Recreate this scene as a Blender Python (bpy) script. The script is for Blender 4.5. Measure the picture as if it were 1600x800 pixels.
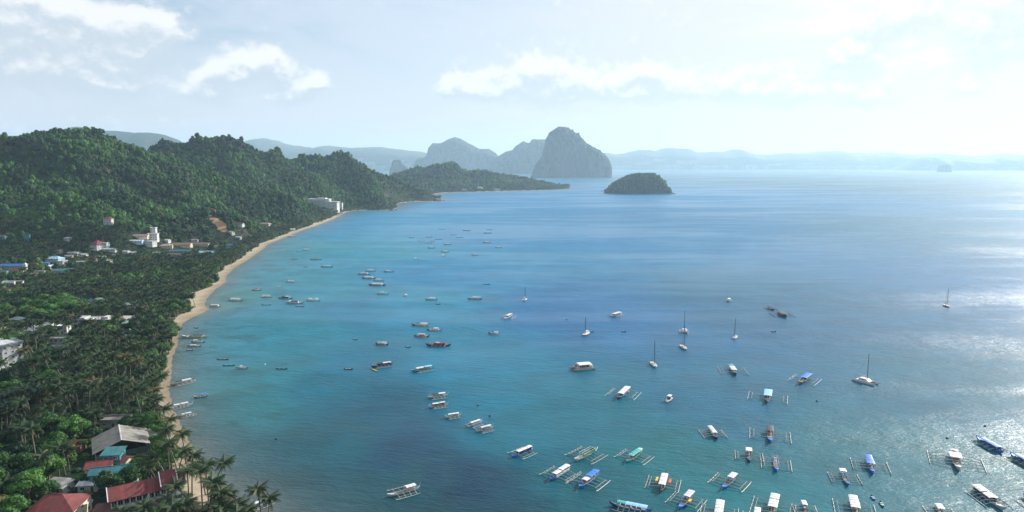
import bpy, math, random
import numpy as np
from mathutils import Vector, Matrix

random.seed(7); rng = np.random.default_rng(11)
R = math.radians
scene = bpy.context.scene
for o in list(bpy.data.objects): bpy.data.objects.remove(o)

# ---------------------------------------------------------------- camera
CAMH = 130.0; F = 1600*24.0/36.0; PITCH = math.atan(144/F)
cam_d = bpy.data.cameras.new('camera'); cam_d.lens = 24; cam_d.sensor_width = 36
cam_d.clip_start = 1; cam_d.clip_end = 200000
cam = bpy.data.objects.new('camera', cam_d); scene.collection.objects.link(cam)
cam.location = (0, 0, CAMH); cam.rotation_euler = (math.pi/2 - PITCH, 0, 0)
scene.camera = cam

# ---------------------------------------------------------------- light
SUN_AZ, SUN_EL = 50.0, 26.0           # degrees right of the view, above the horizon
scene.view_settings.view_transform = 'Standard'; scene.view_settings.look = 'None'
scene.view_settings.exposure = 0.75; scene.view_settings.gamma = 1.0
world = bpy.data.worlds.new('World'); scene.world = world; world.use_nodes = True
sun_d = bpy.data.lights.new('sun', 'SUN'); sun_d.energy = 5.0; sun_d.angle = R(0.5); sun_d.color = (1, .93, .82)
sun = bpy.data.objects.new('sun', sun_d); scene.collection.objects.link(sun)
sdir = Vector((math.sin(R(SUN_AZ))*math.cos(R(SUN_EL)), math.cos(R(SUN_AZ))*math.cos(R(SUN_EL)), math.sin(R(SUN_EL))))
sun.rotation_euler = sdir.to_track_quat('Z', 'Y').to_euler(); sun.location = (900, 600, 600)
cy = scene.cycles
cy.use_denoising = True; cy.max_bounces = 6; cy.diffuse_bounces = 2; cy.glossy_bounces = 3
cy.transmission_bounces = 2; cy.volume_bounces = 1; cy.transparent_max_bounces = 4
cy.sample_clamp_indirect = 4; cy.caustics_reflective = False; cy.caustics_refractive = False

class NT:
    """tiny node-tree writer"""
    def __init__(s, tree): s.t = tree; s.n = tree.nodes; s.l = tree.links
    def add(s, kind, **kw):
        nd = s.n.new(kind)
        for k, v in kw.items():
            if k.startswith('i_'):
                key = k[2:]; key = int(key) if key.isdigit() else key.replace('_', ' ')
                s.set(nd.inputs[key], v)
            else: setattr(nd, k, v)
        return nd
    def set(s, sock, v):
        if isinstance(v, bpy.types.NodeSocket): s.l.new(v, sock)
        else: sock.default_value = v
    def m(s, op, a, b=0.0, c=0.0, clamp=False):
        nd = s.n.new('ShaderNodeMath'); nd.operation = op; nd.use_clamp = clamp
        for i, v in enumerate((a, b, c)): s.set(nd.inputs[i], v)
        return nd.outputs[0]
    def mix(s, f, a, b, blend='MIX'):
        nd = s.n.new('ShaderNodeMix'); nd.data_type = 'RGBA'; nd.blend_type = blend
        s.set(nd.inputs[0], f)
        for sock, v in ((nd.inputs[6], a), (nd.inputs[7], b)):
            if isinstance(v, tuple) and len(v) == 3: v = (*v, 1)
            s.set(sock, v)
        return nd.outputs[2]
    def rmap(s, v, a, b, c=0.0, d=1.0, smooth=True):
        nd = s.n.new('ShaderNodeMapRange'); nd.interpolation_type = 'SMOOTHSTEP' if smooth else 'LINEAR'
        for i, x in enumerate((v, a, b, c, d)): s.set(nd.inputs[i], x)
        return nd.outputs[0]
    def noise(s, vec, scale, detail=3, rough=.55, dist=0, dims='3D'):
        nd = s.n.new('ShaderNodeTexNoise'); nd.noise_dimensions = dims
        if vec is not None: s.l.new(vec, nd.inputs['Vector'])
        nd.inputs['Scale'].default_value = scale; nd.inputs['Detail'].default_value = detail
        nd.inputs['Roughness'].default_value = rough; nd.inputs['Distortion'].default_value = dist
        return nd.outputs['Fac']
    def vec(s, x, y, z=0.0):
        nd = s.n.new('ShaderNodeCombineXYZ')
        for i, v in enumerate((x, y, z)): s.set(nd.inputs[i], v)
        return nd.outputs[0]

def build_sky():
    T = NT(world.node_tree); T.n.clear()
    out = T.add('ShaderNodeOutputWorld'); bg = T.add('ShaderNodeBackground'); bg.inputs['Strength'].default_value = 0.088
    T.l.new(bg.outputs[0], out.inputs['Surface'])
    sky = T.add('ShaderNodeTexSky', sky_type='NISHITA', sun_disc=False, sun_elevation=R(SUN_EL), sun_rotation=R(SUN_AZ),
                air_density=1.0, dust_density=1.4, ozone_density=1.2, altitude=50)
    tc = T.add('ShaderNodeTexCoord'); sep = T.add('ShaderNodeSeparateXYZ'); T.l.new(tc.outputs['Generated'], sep.inputs[0])
    X, Y, Z = sep.outputs
    az = T.m('MULTIPLY', T.m('ARCTAN2', X, Y), 180/math.pi)      # degrees, right of north
    el = T.m('MULTIPLY', T.m('ARCSINE', Z), 180/math.pi)
    # cumulus heaps: (azimuth, elevation of the middle, radius), all in degrees
    puffs = [(-4.8, 5.9, 1.3), (-2.1, 5.7, 1.5), (1.4, 6.6, 2.0), (4.3, 6.2, 1.7), (3.2, 5.6, 2.0), (7.5, 5.9, 1.7), (11.2, 6.6, 1.3), (10.4, 5.7, 2.0), (13.9, 5.8, 1.6), (17.7, 5.7, 2.0), (21.8, 5.3, 2.3),
             (-26.8, 9.3, 1.9), (-28.8, 8.4, 2.0), (-33.3, 8.9, 2.8), (-37, 8.9, 3.2), (-31.7, 7.2, 2.6), (-35.5, 6.3, 3.0), (-29.4, 5.5, 2.2), (-19.4, 7.4, 1.7), (-21.7, 6.8, 1.5), (-15.4, 6.2, .9), (-17.5, 5.2, 1.6), (-23.5, 5.3, 1.8),
             (34.4, 7.9, 2.2), (37.3, 8.4, 2.6), (36.5, 10.6, 2.4), (29, 10.2, 2.4), (33.2, 5.2, 1.1), (26, 7.8, 1.6), (27, 5.0, 2.2)]
    def field(dE):
        E = T.m('ADD', el, dE); tot = None
        for a, e, r in puffs:
            da = T.m('MULTIPLY', T.m('SUBTRACT', az, a), 1/(r*1.15)); de = T.m('MULTIPLY', T.m('SUBTRACT', E, e), 1/r)
            de = T.m('MAXIMUM', de, T.m('MULTIPLY', de, -2.0))            # flat undersides
            g = T.m('EXPONENT', T.m('MULTIPLY', T.m('MULTIPLY_ADD', da, da, T.m('MULTIPLY', de, de)), -1.0))
            tot = g if tot is None else T.m('ADD', tot, g)
        n = T.noise(T.vec(T.m('MULTIPLY', az, .75), T.m('MULTIPLY', E, 1.0), 3.1), 1.0, 8, .58, .15)
        # the same kind of cloud elsewhere, all round the sky
        n2 = T.noise(T.vec(T.m('MULTIPLY', az, .07), T.m('MULTIPLY', E, .16), 9.7), 1.0, 3, .5)
        far_w = T.m('MULTIPLY', T.rmap(n2, .46, .72), T.rmap(T.m('ABSOLUTE', az), 38, 58, .30, 1.0))
        tot = T.m('MINIMUM', T.m('ADD', tot, far_w), 1.1)
        return tot, T.m('MULTIPLY', T.m('SUBTRACT', n, .5), 1.5)
    t0, n0 = field(0.0); t1, n1 = field(.8); f0 = T.m('ADD', t0, n0)
    dens = T.rmap(f0, .12, .80)
    shade = T.rmap(T.m('ADD', T.m('SUBTRACT', t0, t1), T.m('MULTIPLY', T.m('SUBTRACT', n0, n1), .7)), -.12, .42)            # 1 = sunlit top, 0 = underside
    near_sun = T.m('ADD', T.m('ADD', T.m('MULTIPLY', X, sdir.x), T.m('MULTIPLY', Y, sdir.y)), T.m('MULTIPLY', Z, sdir.z))
    glow = T.rmap(near_sun, .50, .98)
    cloud = T.mix(shade, (4.45, 4.95, 5.5), (7.1, 7.05, 7.0))
    veil_n = T.noise(T.vec(T.m('MULTIPLY', az, .05), T.m('MULTIPLY', el, .17), 1.3), 1.0, 5, .6, .6)
    veil = T.m('ADD', T.m('MULTIPLY', T.rmap(veil_n, .25, .6), .66), T.m('MULTIPLY', glow, .55), clamp=True)
    low = T.rmap(el, 0, 8, .75, .12)
    veil = T.m('ADD', veil, low, clamp=True)
    base = T.mix(veil, sky.outputs[0], T.mix(glow, (4.85, 5.4, 6.2), (6.15, 6.2, 6.25)))
    base = T.mix(T.rmap(el, -1, 8, .85, 0), base, T.mix(glow, (5.6, 5.5, 5.75), (6.6, 6.3, 6.15)))
    col = T.mix(T.m('MULTIPLY', dens, .9), base, T.mix(T.m('MULTIPLY', glow, .35), cloud, (6.6, 6.6, 6.6)))
    # below the horizon: nothing but the same pale air
    T.l.new(col, bg.inputs['Color'])
build_sky()

# ---------------------------------------------------------------- geometry helpers
def ray(px, py):
    a = (px-800)/F; b = (400-py)/F; c, s = math.cos(PITCH), math.sin(PITCH)
    return np.array([a, c + b*s, -s + b*c])
def at(px, py, z=0.0):
    d = ray(px, py); k = (z-CAMH)/d[2]
    return np.array([d[0]*k, d[1]*k, z])
def atY(px, py, Y):
    d = ray(px, py); k = Y/d[1]
    return np.array([d[0]*k, Y, CAMH + d[2]*k])
def project(P):
    P = np.asarray(P, float); x, y, z = P[..., 0], P[..., 1], P[..., 2]-CAMH
    c, s = math.cos(PITCH), math.sin(PITCH)
    w = y*c - z*s; u = y*s + z*c; w = np.where(w < 1, 1, w)
    return 800 + F*x/w, 400 - F*u/w

_tab = rng.random((256, 256))
def vnoise(x, y):
    xi = np.floor(x).astype(int); yi = np.floor(y).astype(int); fx = x-xi; fy = y-yi
    fx = fx*fx*(3-2*fx); fy = fy*fy*(3-2*fy)
    a = _tab[xi & 255, yi & 255]; b = _tab[(xi+1) & 255, yi & 255]; c = _tab[xi & 255, (yi+1) & 255]; d = _tab[(xi+1) & 255, (yi+1) & 255]
    return (a*(1-fx)+b*fx)*(1-fy) + (c*(1-fx)+d*fx)*fy
def fbm(x, y, oct=4, ridged=False):
    t = 0; amp = .5; s = 0
    for i in range(oct):
        n = vnoise(x*2**i + 17.3*i, y*2**i - 9.1*i)
        if ridged: n = 1-abs(2*n-1)
        t = t + amp*n; s += amp; amp *= .5
    return t/s
def sstep(x, a, b):
    t = np.clip((x-a)/(b-a), 0, 1); return t*t*(3-2*t)

MATS = {}
def mat(name, col, rough=.7, var=.15, scale=1.0, metal=0.0, spec=.4, rand=0.0, bump=0.0):
    """procedural paint / stone / cloth: base colour broken up by two noises (weathering) and per-object variation"""
    if name in MATS: return MATS[name]
    m = bpy.data.materials.new(name); m.use_nodes = True; T = NT(m.node_tree)
    p = T.n['Principled BSDF']; p.inputs['Roughness'].default_value = rough; p.inputs['Metallic'].default_value = metal
    p.inputs['Specular IOR Level'].default_value = spec
    tc = T.add('ShaderNodeTexCoord')
    n = T.noise(tc.outputs['Object'], scale, 5, .6); n2 = T.noise(tc.outputs['Object'], scale*7, 3, .6)
    v = T.m('ADD', T.m('MULTIPLY', n, .65), T.m('MULTIPLY', n2, .35))
    k = T.rmap(v, .3, .7, 1-var, 1+var, smooth=False)
    if rand:
        oi = T.add('ShaderNodeObjectInfo'); k = T.m('MULTIPLY', k, T.rmap(oi.outputs['Random'], 0, 1, 1-rand, 1+rand, smooth=False))
    c = T.mix(1.0, (*col, 1), T.vec(k, k, k), 'MULTIPLY')
    T.l.new(c, p.inputs['Base Color'])
    if bump:
        b = T.add('ShaderNodeBump'); b.inputs['Strength'].default_value = bump; b.inputs['Distance'].default_value = .05
        T.l.new(v, b.inputs['Height']); T.l.new(b.outputs[0], p.inputs['Normal'])
    MATS[name] = m; return m

def mesh_np(name, V, Fc, m=None, smooth=False):
    me = bpy.data.meshes.new(name)
    V = np.asarray(V, dtype=np.float32)
    if isinstance(Fc, np.ndarray):
        nf, k = Fc.shape
        me.vertices.add(len(V)); me.vertices.foreach_set('co', V.ravel())
        me.loops.add(nf*k); me.loops.foreach_set('vertex_index', Fc.astype(np.int32).ravel())
        me.polygons.add(nf); me.polygons.foreach_set('loop_start', np.arange(0, nf*k, k, dtype=np.int32))
        me.update(calc_edges=True); me.validate()
    else:
        me.from_pydata([tuple(v) for v in V], [], Fc)
    if m is not None:
        for mm in (m if isinstance(m, (list, tuple)) else [m]): me.materials.append(mm)
    if smooth: me.polygons.foreach_set('use_smooth', np.ones(len(me.polygons), dtype=bool))
    me.update(); return me
COL = scene.collection
def link(name, me, parent=None, loc=None):
    o = bpy.data.objects.new(name, me); COL.objects.link(o)
    if parent: o.parent = parent
    if loc is not None: o.location = loc
    return o
def tag(o, label=None, cat=None, group=None, kind=None):
    if label: o['label'] = label
    if cat: o['category'] = cat
    if group: o['group'] = group
    if kind: o['kind'] = kind
    return o
def thing(name, label, cat, loc, rz=0.0, group=None):
    o = bpy.data.objects.new(name, None); COL.objects.link(o); o.location = loc; o.rotation_euler = (0, 0, rz)
    o.empty_display_size = .5
    return tag(o, label, cat, group)

class MB:
    """collects shapes into one mesh"""
    def __init__(s): s.v = []; s.f = []
    def poly(s, pts, faces):
        b = len(s.v); s.v += [tuple(map(float, p)) for p in pts]; s.f += [tuple(i+b for i in f) for f in faces]; return s
    def box(s, x0, x1, y0, y1, z0, z1):
        return s.poly([(x0,y0,z0),(x1,y0,z0),(x1,y1,z0),(x0,y1,z0),(x0,y0,z1),(x1,y0,z1),(x1,y1,z1),(x0,y1,z1)],
                      [(0,3,2,1),(4,5,6,7),(0,1,5,4),(1,2,6,5),(2,3,7,6),(3,0,4,7)])
    def tube(s, pts, r, n=5, r1=None):
        pts = [Vector(p) for p in pts]; r1 = r if r1 is None else r1; rings = []
        for i, p in enumerate(pts):
            d = (pts[min(i+1, len(pts)-1)] - pts[max(i-1, 0)]).normalized()
            a = d.orthogonal().normalized() if abs(d.z) > .9 else d.cross(Vector((0, 0, 1))).normalized()
            b = d.cross(a); rr = r + (r1-r)*i/(len(pts)-1)
            rings.append([p + a*rr*math.cos(2*math.pi*k/n) + b*rr*math.sin(2*math.pi*k/n) for k in range(n)])
        V = [q for g in rings for q in g]; Fs = []
        for i in range(len(rings)-1):
            for k in range(n): Fs.append((i*n+k, i*n+(k+1) % n, (i+1)*n+(k+1) % n, (i+1)*n+k))
        Fs.append(tuple(range(n))[::-1]); Fs.append(tuple((len(rings)-1)*n+k for k in range(n)))
        return s.poly(V, Fs)
    def loft(s, secs, cap=True):
        n = len(secs[0]); V = [q for g in secs for q in g]; Fs = []
        for i in range(len(secs)-1):
            for k in range(n-1): Fs.append((i*n+k, i*n+k+1, (i+1)*n+k+1, (i+1)*n+k))
        if cap: Fs.append(tuple(range(n))[::-1]); Fs.append(tuple((len(secs)-1)*n+k for k in range(n)))
        return s.poly(V, Fs)
    def mesh(s, name, m, smooth=False): return mesh_np(name, s.v, s.f, m, smooth)
    def obj(s, name, m, parent, smooth=False): return link(name, s.mesh(name, m, smooth), parent)

# ---------------------------------------------------------------- coast line and relief
SHORE_PX = [(455,850),(436,830),(408,806),(385,790),(352,768),(326,742),(303,707),(284,672),(269,640),(262,612),(266,585),(267,560),(276,538),
  (277,522),(283,507),(297,497),(316,489),(326,481),(318,477),(322,466),(336,452),(352,441),(352,432),(366,418),(384,408),(398,398),(412,388),(418,382),
  (450,369),(475,359),(505,349),(524,341),(537,333),(552,329),(575,328.5),(600,328.5),(617,327),(623,322),(616,318.5),(632,316.5),
  (650,315.5),(672,315),(683,314.3),(692,313.6),(678,309.5),(669,306.5),(684,302.5),(700,301),(740,300.3),(790,299),(830,298),(870,296.6),(889,295.2)]
S = [(-62., 60.), (-58., 150.)] + [tuple(at(px, py)[:2]) for px, py in SHORE_PX]
S = [(-30., -600.)] + S + [(330., 3860.), (0., 3990.), (-600., 4300.), (-1800., 4700.), (-9000., 5500.), (-9000., -600.)]
S = np.array(S)
def shore_d(x, y):
    """signed distance to the waterline, positive on land"""
    x = np.asarray(x, float); y = np.asarray(y, float); sh = x.shape; x = x.ravel(); y = y.ravel()
    best = np.full(x.shape, 1e9); ins = np.zeros(x.shape, bool); n = len(S)
    for i in range(n):
        ax, ay = S[i]; bx, by = S[(i+1) % n]; dx, dy = bx-ax, by-ay
        t = np.clip(((x-ax)*dx+(y-ay)*dy)/(dx*dx+dy*dy), 0, 1)
        best = np.minimum(best, np.hypot(x-ax-t*dx, y-ay-t*dy))
        if abs(dy) > 1e-9:
            c = ((ay > y) != (by > y)) & (x < dx*(y-ay)/dy + ax); ins ^= c
    return np.where(ins, best, -best).reshape(sh)
# ridges: (px, py on the skyline, distance Y, half width)
RIDGES = [
 [(-420,236,1150,240),(-250,222,1200,240),(-80,218,1250,240),(0,211,1300,240),(40,207,1320,240),(90,200,1350,250),(130,200,1380,240),(165,212,1400,220),(200,224,1430,180),
  (240,243,1460,150),(285,260,1480,140),(320,270,1500,140),(370,286,1500,130),(430,297,1530,110),(465,313,1580,90),(488,331,1650,60)],
 [(-50,262,1800,240),(80,262,1850,240),(180,264,1900,200),(240,246,1900,180),(270,223,1900,210),(310,214,1920,210),(355,214,1950,210),(390,228,1980,200),(420,233,2000,190),(450,245,2040,180),(480,256,2080,160),(520,285,2080,120)],
 [(430,262,2250,200),(455,252,2250,200),(480,244,2250,190),(510,241,2270,180),(550,250,2300,170),(590,260,2320,150),(612,270,2350,130),(634,285,2400,90),(655,289,2400,70),(668,298,2395,50),(680,311,2390,30)],
 [(560,262,2200,120),(575,275,2120,100),(590,300,2040,70)],
 [(560,276,3500,200),(625,268,3520,220),(660,255,3560,220),(700,251,3580,210),(730,264,3600,200),(760,261,3620,190),(800,271,3640,160),(840,281,3660,120),(870,290,3660,70),(885,294,3660,40)],
 [(-60,268,1080,110),(0,272,1080,110),(60,285,1080,110),(110,305,1060,100),(160,325,1040,80),(200,346,1010,60)],
 [(235,262,1380,120),(270,290,1300,110),(310,305,1250,90),(345,325,1190,70)],
 [(120,230,1300,90),(150,265,1200,90),(210,300,1150,80),(260,330,1100,60)],
 [(400,262,1850,110),(420,290,1720,90),(455,300,1680,80)],
 [(480,270,2080,90),(500,285,2020,80),(515,300,1960,60)],
]
_rid = []
for rd in RIDGES:
    pts = []
    for px, py, Y, w in rd:
        p = atY(px, py, Y); pts.append((p[0], p[1], max(p[2]-12, 2), w))
    _rid.append(pts)
def height(x, y, d=None):
    x = np.asarray(x, float); y = np.asarray(y, float)
    if d is None: d = shore_d(x, y)
    sm = np.zeros(x.shape)
    wx = x + 34*(fbm(x/160, y/160+40, 3)-.5); wy = y + 34*(fbm(x/160+9, y/160, 3)-.5)
    for pts in _rid:
        h = np.zeros(x.shape); tp = max(q[2] for q in pts)
        for (ax, ay, ah, aw), (bx, by, bh, bw) in zip(pts[:-1], pts[1:]):
            dx, dy = bx-ax, by-ay; tr = ((wx-ax)*dx+(wy-ay)*dy)/(dx*dx+dy*dy); t = np.clip(tr, 0, 1); ln = math.hypot(dx, dy)
            dd = np.hypot(((wx-ax)*dy-(wy-ay)*dx)/ln, (tr-t)*ln*1.5); w = aw+(bw-aw)*t
            h = np.maximum(h, (ah+(bh-ah)*t)*np.exp(-(dd/w)**2*1.1))
        sm = sm + np.maximum(h, 0)**7
    h = sm**(1/7); e = np.clip(h/150, 0, 1); big = fbm(x/190+3, y/190+8, 3, True); h = h*(1-1.0*(big-.5)*4*e*(1-e)*.75)
    gul = fbm(x/95, y/95, 4, True)
    h = h*(1 - .32*(gul-.58)*sstep(h, 5, 60))
    h = h + 5*(fbm(x/34+7, y/34, 2)-.5)*sstep(h, 12, 50)
    h = h*sstep(d, 0, 75)
    flat = np.minimum(np.maximum(d, 0)*.11, 2.0) + np.clip(d-40, 0, 400)*.012
    return np.where(d > 0, flat + h, np.maximum(d*.06, -8))
def hz(x, y): return float(height(np.array([x]), np.array([y]))[0])
def ground(px, py, it=6):
    """the land point seen at a pixel of the photograph"""
    d = ray(px, py); k = np.geomspace(120, 5000, 1400)/d[1]; X, Y, Z = d[0]*k, d[1]*k, CAMH+d[2]*k
    H = height(X, Y); hit = np.nonzero(Z <= H)[0]; i = hit[0] if len(hit) else -1
    return np.array([X[i], Y[i], H[i]])
def beach_w(x, y):
    w = np.interp(y, [0, 270, 330, 395, 430, 480, 520, 560, 620, 660, 710, 780, 900, 1000, 1400, 1800, 1900, 2300, 3000, 3300, 3500, 3700], [9, 9, 5, 2, 1, 1, 5, 8, 11, 18, 6, 7, 9, 10, 9, 7, 3, 3, 8, 14, 5, 3])
    return w*(.8 + .5*vnoise(x/23, y/23))

def grid_mesh(name, xs, ys, zf, mats):
    X, Y = np.meshgrid(xs, ys); Z = zf(X, Y); V = np.stack([X, Y, Z], -1).reshape(-1, 3)
    nx, ny = len(xs), len(ys); i = np.arange(nx*ny).reshape(ny, nx)
    Fc = np.stack([i[:-1, :-1], i[:-1, 1:], i[1:, 1:], i[1:, :-1]], -1).reshape(-1, 4)
    return mesh_np(name, V, Fc, mats, True), V, Fc
def attr(me, name, vals, typ='FLOAT'):
    a = me.attributes.new(name, typ, 'POINT')
    if typ == 'FLOAT': a.data.foreach_set('value', np.asarray(vals, np.float32).ravel())
    else: a.data.foreach_set('color', np.asarray(vals, np.float32).ravel())

# ---- land
def land_material():
    m = bpy.data.materials.new('ground_cover'); m.use_nodes = True; T = NT(m.node_tree); p = T.n['Principled BSDF']
    p.inputs['Roughness'].default_value = .9; p.inputs['Specular IOR Level'].default_value = .15
    g = T.add('ShaderNodeNewGeometry'); P = g.outputs['Position']
    sand = T.add('ShaderNodeAttribute', attribute_name='sand').outputs['Fac']; soil = T.add('ShaderNodeAttribute', attribute_name='soil').outputs['Fac']
    wet = T.add('ShaderNodeAttribute', attribute_name='wet').outputs['Fac']
    n1 = T.noise(P, .06, 5, .6); n2 = T.noise(P, .6, 4, .6); n3 = T.noise(P, .015, 3, .5)
    under = T.mix(T.rmap(n1, .35, .65), (.008, .020, .010), (.022, .036, .014))
    under = T.mix(T.m('MULTIPLY', T.rmap(n3, .55, .7), .5), under, (.09, .075, .05))
    sandc = T.mix(T.rmap(n2, .3, .7), (.30, .25, .18), (.38, .32, .235)); sandc = T.mix(T.m('MULTIPLY', T.rmap(n1, .5, .75), .35), sandc, (.24, .17, .10))
    sandc = T.mix(T.m('MULTIPLY', wet, .75), sandc, (.17, .14, .10))
    soilc = T.mix(T.rmap(n2, .35, .7), (.30, .17, .09), (.42, .27, .15))
    edge = T.m('ADD', sand, T.m('MULTIPLY', T.m('SUBTRACT', n2, .5), .35))
    c = T.mix(T.rmap(edge, .35, .6), under, sandc); c = T.mix(T.rmap(T.m('ADD', soil, T.m('MULTIPLY', T.m('SUBTRACT', n1, .5), .8)), .4, .6), c, soilc)
    T.l.new(c, p.inputs['Base Color'])
    b = T.add('ShaderNodeBump'); b.inputs['Strength'].default_value = .6; b.inputs['Distance'].default_value = .4; T.l.new(n2, b.inputs['Height']); T.l.new(b.outputs[0], p.inputs['Normal'])
    return m
xs = np.concatenate([np.arange(-4200, -1500, 60), np.arange(-1500, -700, 14), np.arange(-700, 360, 6.5)])
ys = [-500, -200, 0, 60, 110]; y = 150.
while y < 4500: ys.append(y); y += max(3.0, y*.0085)
ys = np.array(ys + [4560., 4700., 4900.])
land_me, LV, LF = grid_mesh('ground', xs, ys, lambda X, Y: height(X, Y), land_material())
_d = shore_d(LV[:, 0], LV[:, 1])
attr(land_me, 'sand', sstep(beach_w(LV[:, 0], LV[:, 1]) + 2 - _d, -3, 3))
attr(land_me, 'wet', sstep(4.6-_d, -2, 2))
_sl = [ground(*q)[:2] for q in ((327, 337), (333, 342), (341, 349), (351, 357))]
SLIDE = [_sl[i]*(1-f)+_sl[i+1]*f for i in range(3) for f in (0, .2, .4, .6, .8)]+[_sl[3]]
_s = np.zeros(len(LV))
for q, r in zip(SLIDE, np.linspace(3.2, 6.5, len(SLIDE))): _s = np.maximum(_s, np.exp(-((LV[:, 0]-q[0])**2+(LV[:, 1]-q[1])**2/3)/(r*r)))
attr(land_me, 'soil', _s)
tag(link('ground', land_me), kind='structure')

# ---- sea
def water_material():
    m = bpy.data.materials.new('sea_water'); m.use_nodes = True; T = NT(m.node_tree); p = T.n['Principled BSDF']
    g = T.add('ShaderNodeNewGeometry'); P = g.outputs['Position']
    body = T.add('ShaderNodeAttribute', attribute_name='body').outputs['Color']
    rot = T.add('ShaderNodeVectorRotate', rotation_type='Z_AXIS'); T.l.new(P, rot.inputs['Vector']); rot.inputs['Angle'].default_value = R(14)
    mp = T.add('ShaderNodeMapping'); mp.inputs['Scale'].default_value = (.35, 1, 1); T.l.new(rot.outputs[0], mp.inputs['Vector'])
    W = mp.outputs[0]
    mp2 = T.add('ShaderNodeMapping'); mp2.inputs['Scale'].default_value = (.3, 1, 1); T.l.new(P, mp2.inputs['Vector']); L = mp2.outputs[0]
    w1 = T.noise(W, .32, 3, .55, .6); w2 = T.noise(W, 1.3, 3, .6); w3 = T.noise(P, .05, 3, .5)
    cats = T.noise(L, .0042, 5, .6, .8)              # wind lanes: smooth and ruffled water
    cats2 = T.noise(L, .018, 4, .6, .5)
    ruff = T.rmap(T.m('ADD', T.m('MULTIPLY', cats, .7), T.m('MULTIPLY', cats2, .3)), .36, .66)
    hgt = T.m('ADD', T.m('ADD', T.m('MULTIPLY', w1, .75), T.m('MULTIPLY', w2, .5)), T.m('MULTIPLY', w3, 1.2))
    b = T.add('ShaderNodeBump'); T.l.new(hgt, b.inputs['Height']); b.inputs['Distance'].default_value = 1.0
    T.l.new(T.rmap(ruff, 0, 1, .25, .85), b.inputs['Strength'])
    T.l.new(b.outputs[0], p.inputs['Normal'])
    T.l.new(T.rmap(ruff, 0, 1, .28, .46), p.inputs['Roughness'])
    p.inputs['IOR'].default_value = 1.333; p.inputs['Specular IOR Level'].default_value = .31
    n = T.noise(P, .03, 4, .6); n4 = T.noise(W, .12, 4, .6)
    k = T.m('ADD', T.rmap(n, .3, .7, .86, 1.1), T.rmap(n4, .3, .7, -.06, .08)); c = T.mix(1.0, body, T.vec(k, k, k), 'MULTIPLY')
    # weed and coral patches on the shallow bottom
    sh = T.add('ShaderNodeAttribute', attribute_name='shallow').outputs['Fac']
    pt = T.rmap(T.noise(P, .035, 6, .65, .7), .50, .62); c = T.mix(T.m('MULTIPLY', T.m('MULTIPLY', pt, sh), .45), c, (.012, .06, .065))
    T.l.new(c, p.inputs['Base Color'])
    return m
wx_ = np.unique(np.concatenate([np.array([-20000, -12000, -8000, -4500.]), np.arange(-3000, -700, 150), np.arange(-700, 1000, 9), np.arange(1000, 3000, 60), np.array([3400, 4200, 6000, 9000, 14000, 20000.])]))
ys = [-2000, -600, -100, 60, 120]; y = 165.
while y < 5000: ys.append(y); y += max(4., y*.014)
ys = np.array(ys + [5600., 7000., 9000., 12000., 15000., 18500.])
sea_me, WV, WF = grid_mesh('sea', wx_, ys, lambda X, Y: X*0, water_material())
# colour of the water body (bottom and depth) at places read off the photograph
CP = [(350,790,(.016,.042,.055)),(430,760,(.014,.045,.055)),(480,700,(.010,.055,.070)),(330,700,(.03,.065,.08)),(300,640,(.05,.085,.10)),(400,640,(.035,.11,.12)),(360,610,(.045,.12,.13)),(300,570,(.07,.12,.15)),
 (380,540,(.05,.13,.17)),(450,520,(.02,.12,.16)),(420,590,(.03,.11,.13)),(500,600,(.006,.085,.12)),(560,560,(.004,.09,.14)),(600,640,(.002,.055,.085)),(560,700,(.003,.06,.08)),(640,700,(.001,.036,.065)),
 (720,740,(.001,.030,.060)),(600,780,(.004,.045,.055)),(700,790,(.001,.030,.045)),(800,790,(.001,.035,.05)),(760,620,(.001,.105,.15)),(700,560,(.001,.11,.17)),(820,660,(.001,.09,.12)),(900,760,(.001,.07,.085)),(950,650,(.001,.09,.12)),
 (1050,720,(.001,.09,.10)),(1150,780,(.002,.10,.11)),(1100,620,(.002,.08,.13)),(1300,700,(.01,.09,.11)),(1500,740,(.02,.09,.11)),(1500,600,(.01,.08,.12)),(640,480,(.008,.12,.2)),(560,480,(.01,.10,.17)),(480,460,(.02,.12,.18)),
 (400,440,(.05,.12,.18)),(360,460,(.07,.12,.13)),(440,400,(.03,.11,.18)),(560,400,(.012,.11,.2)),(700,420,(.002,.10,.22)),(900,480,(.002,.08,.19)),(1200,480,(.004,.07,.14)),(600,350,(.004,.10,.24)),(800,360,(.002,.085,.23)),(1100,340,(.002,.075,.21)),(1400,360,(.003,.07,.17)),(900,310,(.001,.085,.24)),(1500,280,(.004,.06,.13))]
cw = np.array([at(a, b)[:2] for a, b, _ in CP]); cc = np.array([c for *_, c in CP])
num = np.zeros((len(WV), 3)); den = np.zeros(len(WV))
nx_ = WV[:, 0]+25*(fbm(WV[:, 0]/60, WV[:, 1]/60)-.5); ny_ = WV[:, 1]+40*(fbm(WV[:, 0]/60+30, WV[:, 1]/60)-.5)
for (a, b), c in zip(cw, cc):
    s_ = b*.16; w = 1/(((nx_-a)**2*2.2+(ny_-b)**2)/(s_*s_) + .03)**2.2; num += w[:, None]*c; den += w
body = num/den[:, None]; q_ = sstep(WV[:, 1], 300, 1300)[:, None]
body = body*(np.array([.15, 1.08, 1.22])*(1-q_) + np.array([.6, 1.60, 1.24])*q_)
dW = -shore_d(WV[:, 0], WV[:, 1])
sh = np.exp(-np.maximum(dW, 0)/ (13+WV[:, 1]*.011)); shal = sstep(130-dW, 0, 90)*sstep(1500-WV[:, 1], 0, 500)
body = body*(1-sh[:, None]*.8) + np.array([.12, .125, .11])*sh[:, None]*.8
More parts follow.
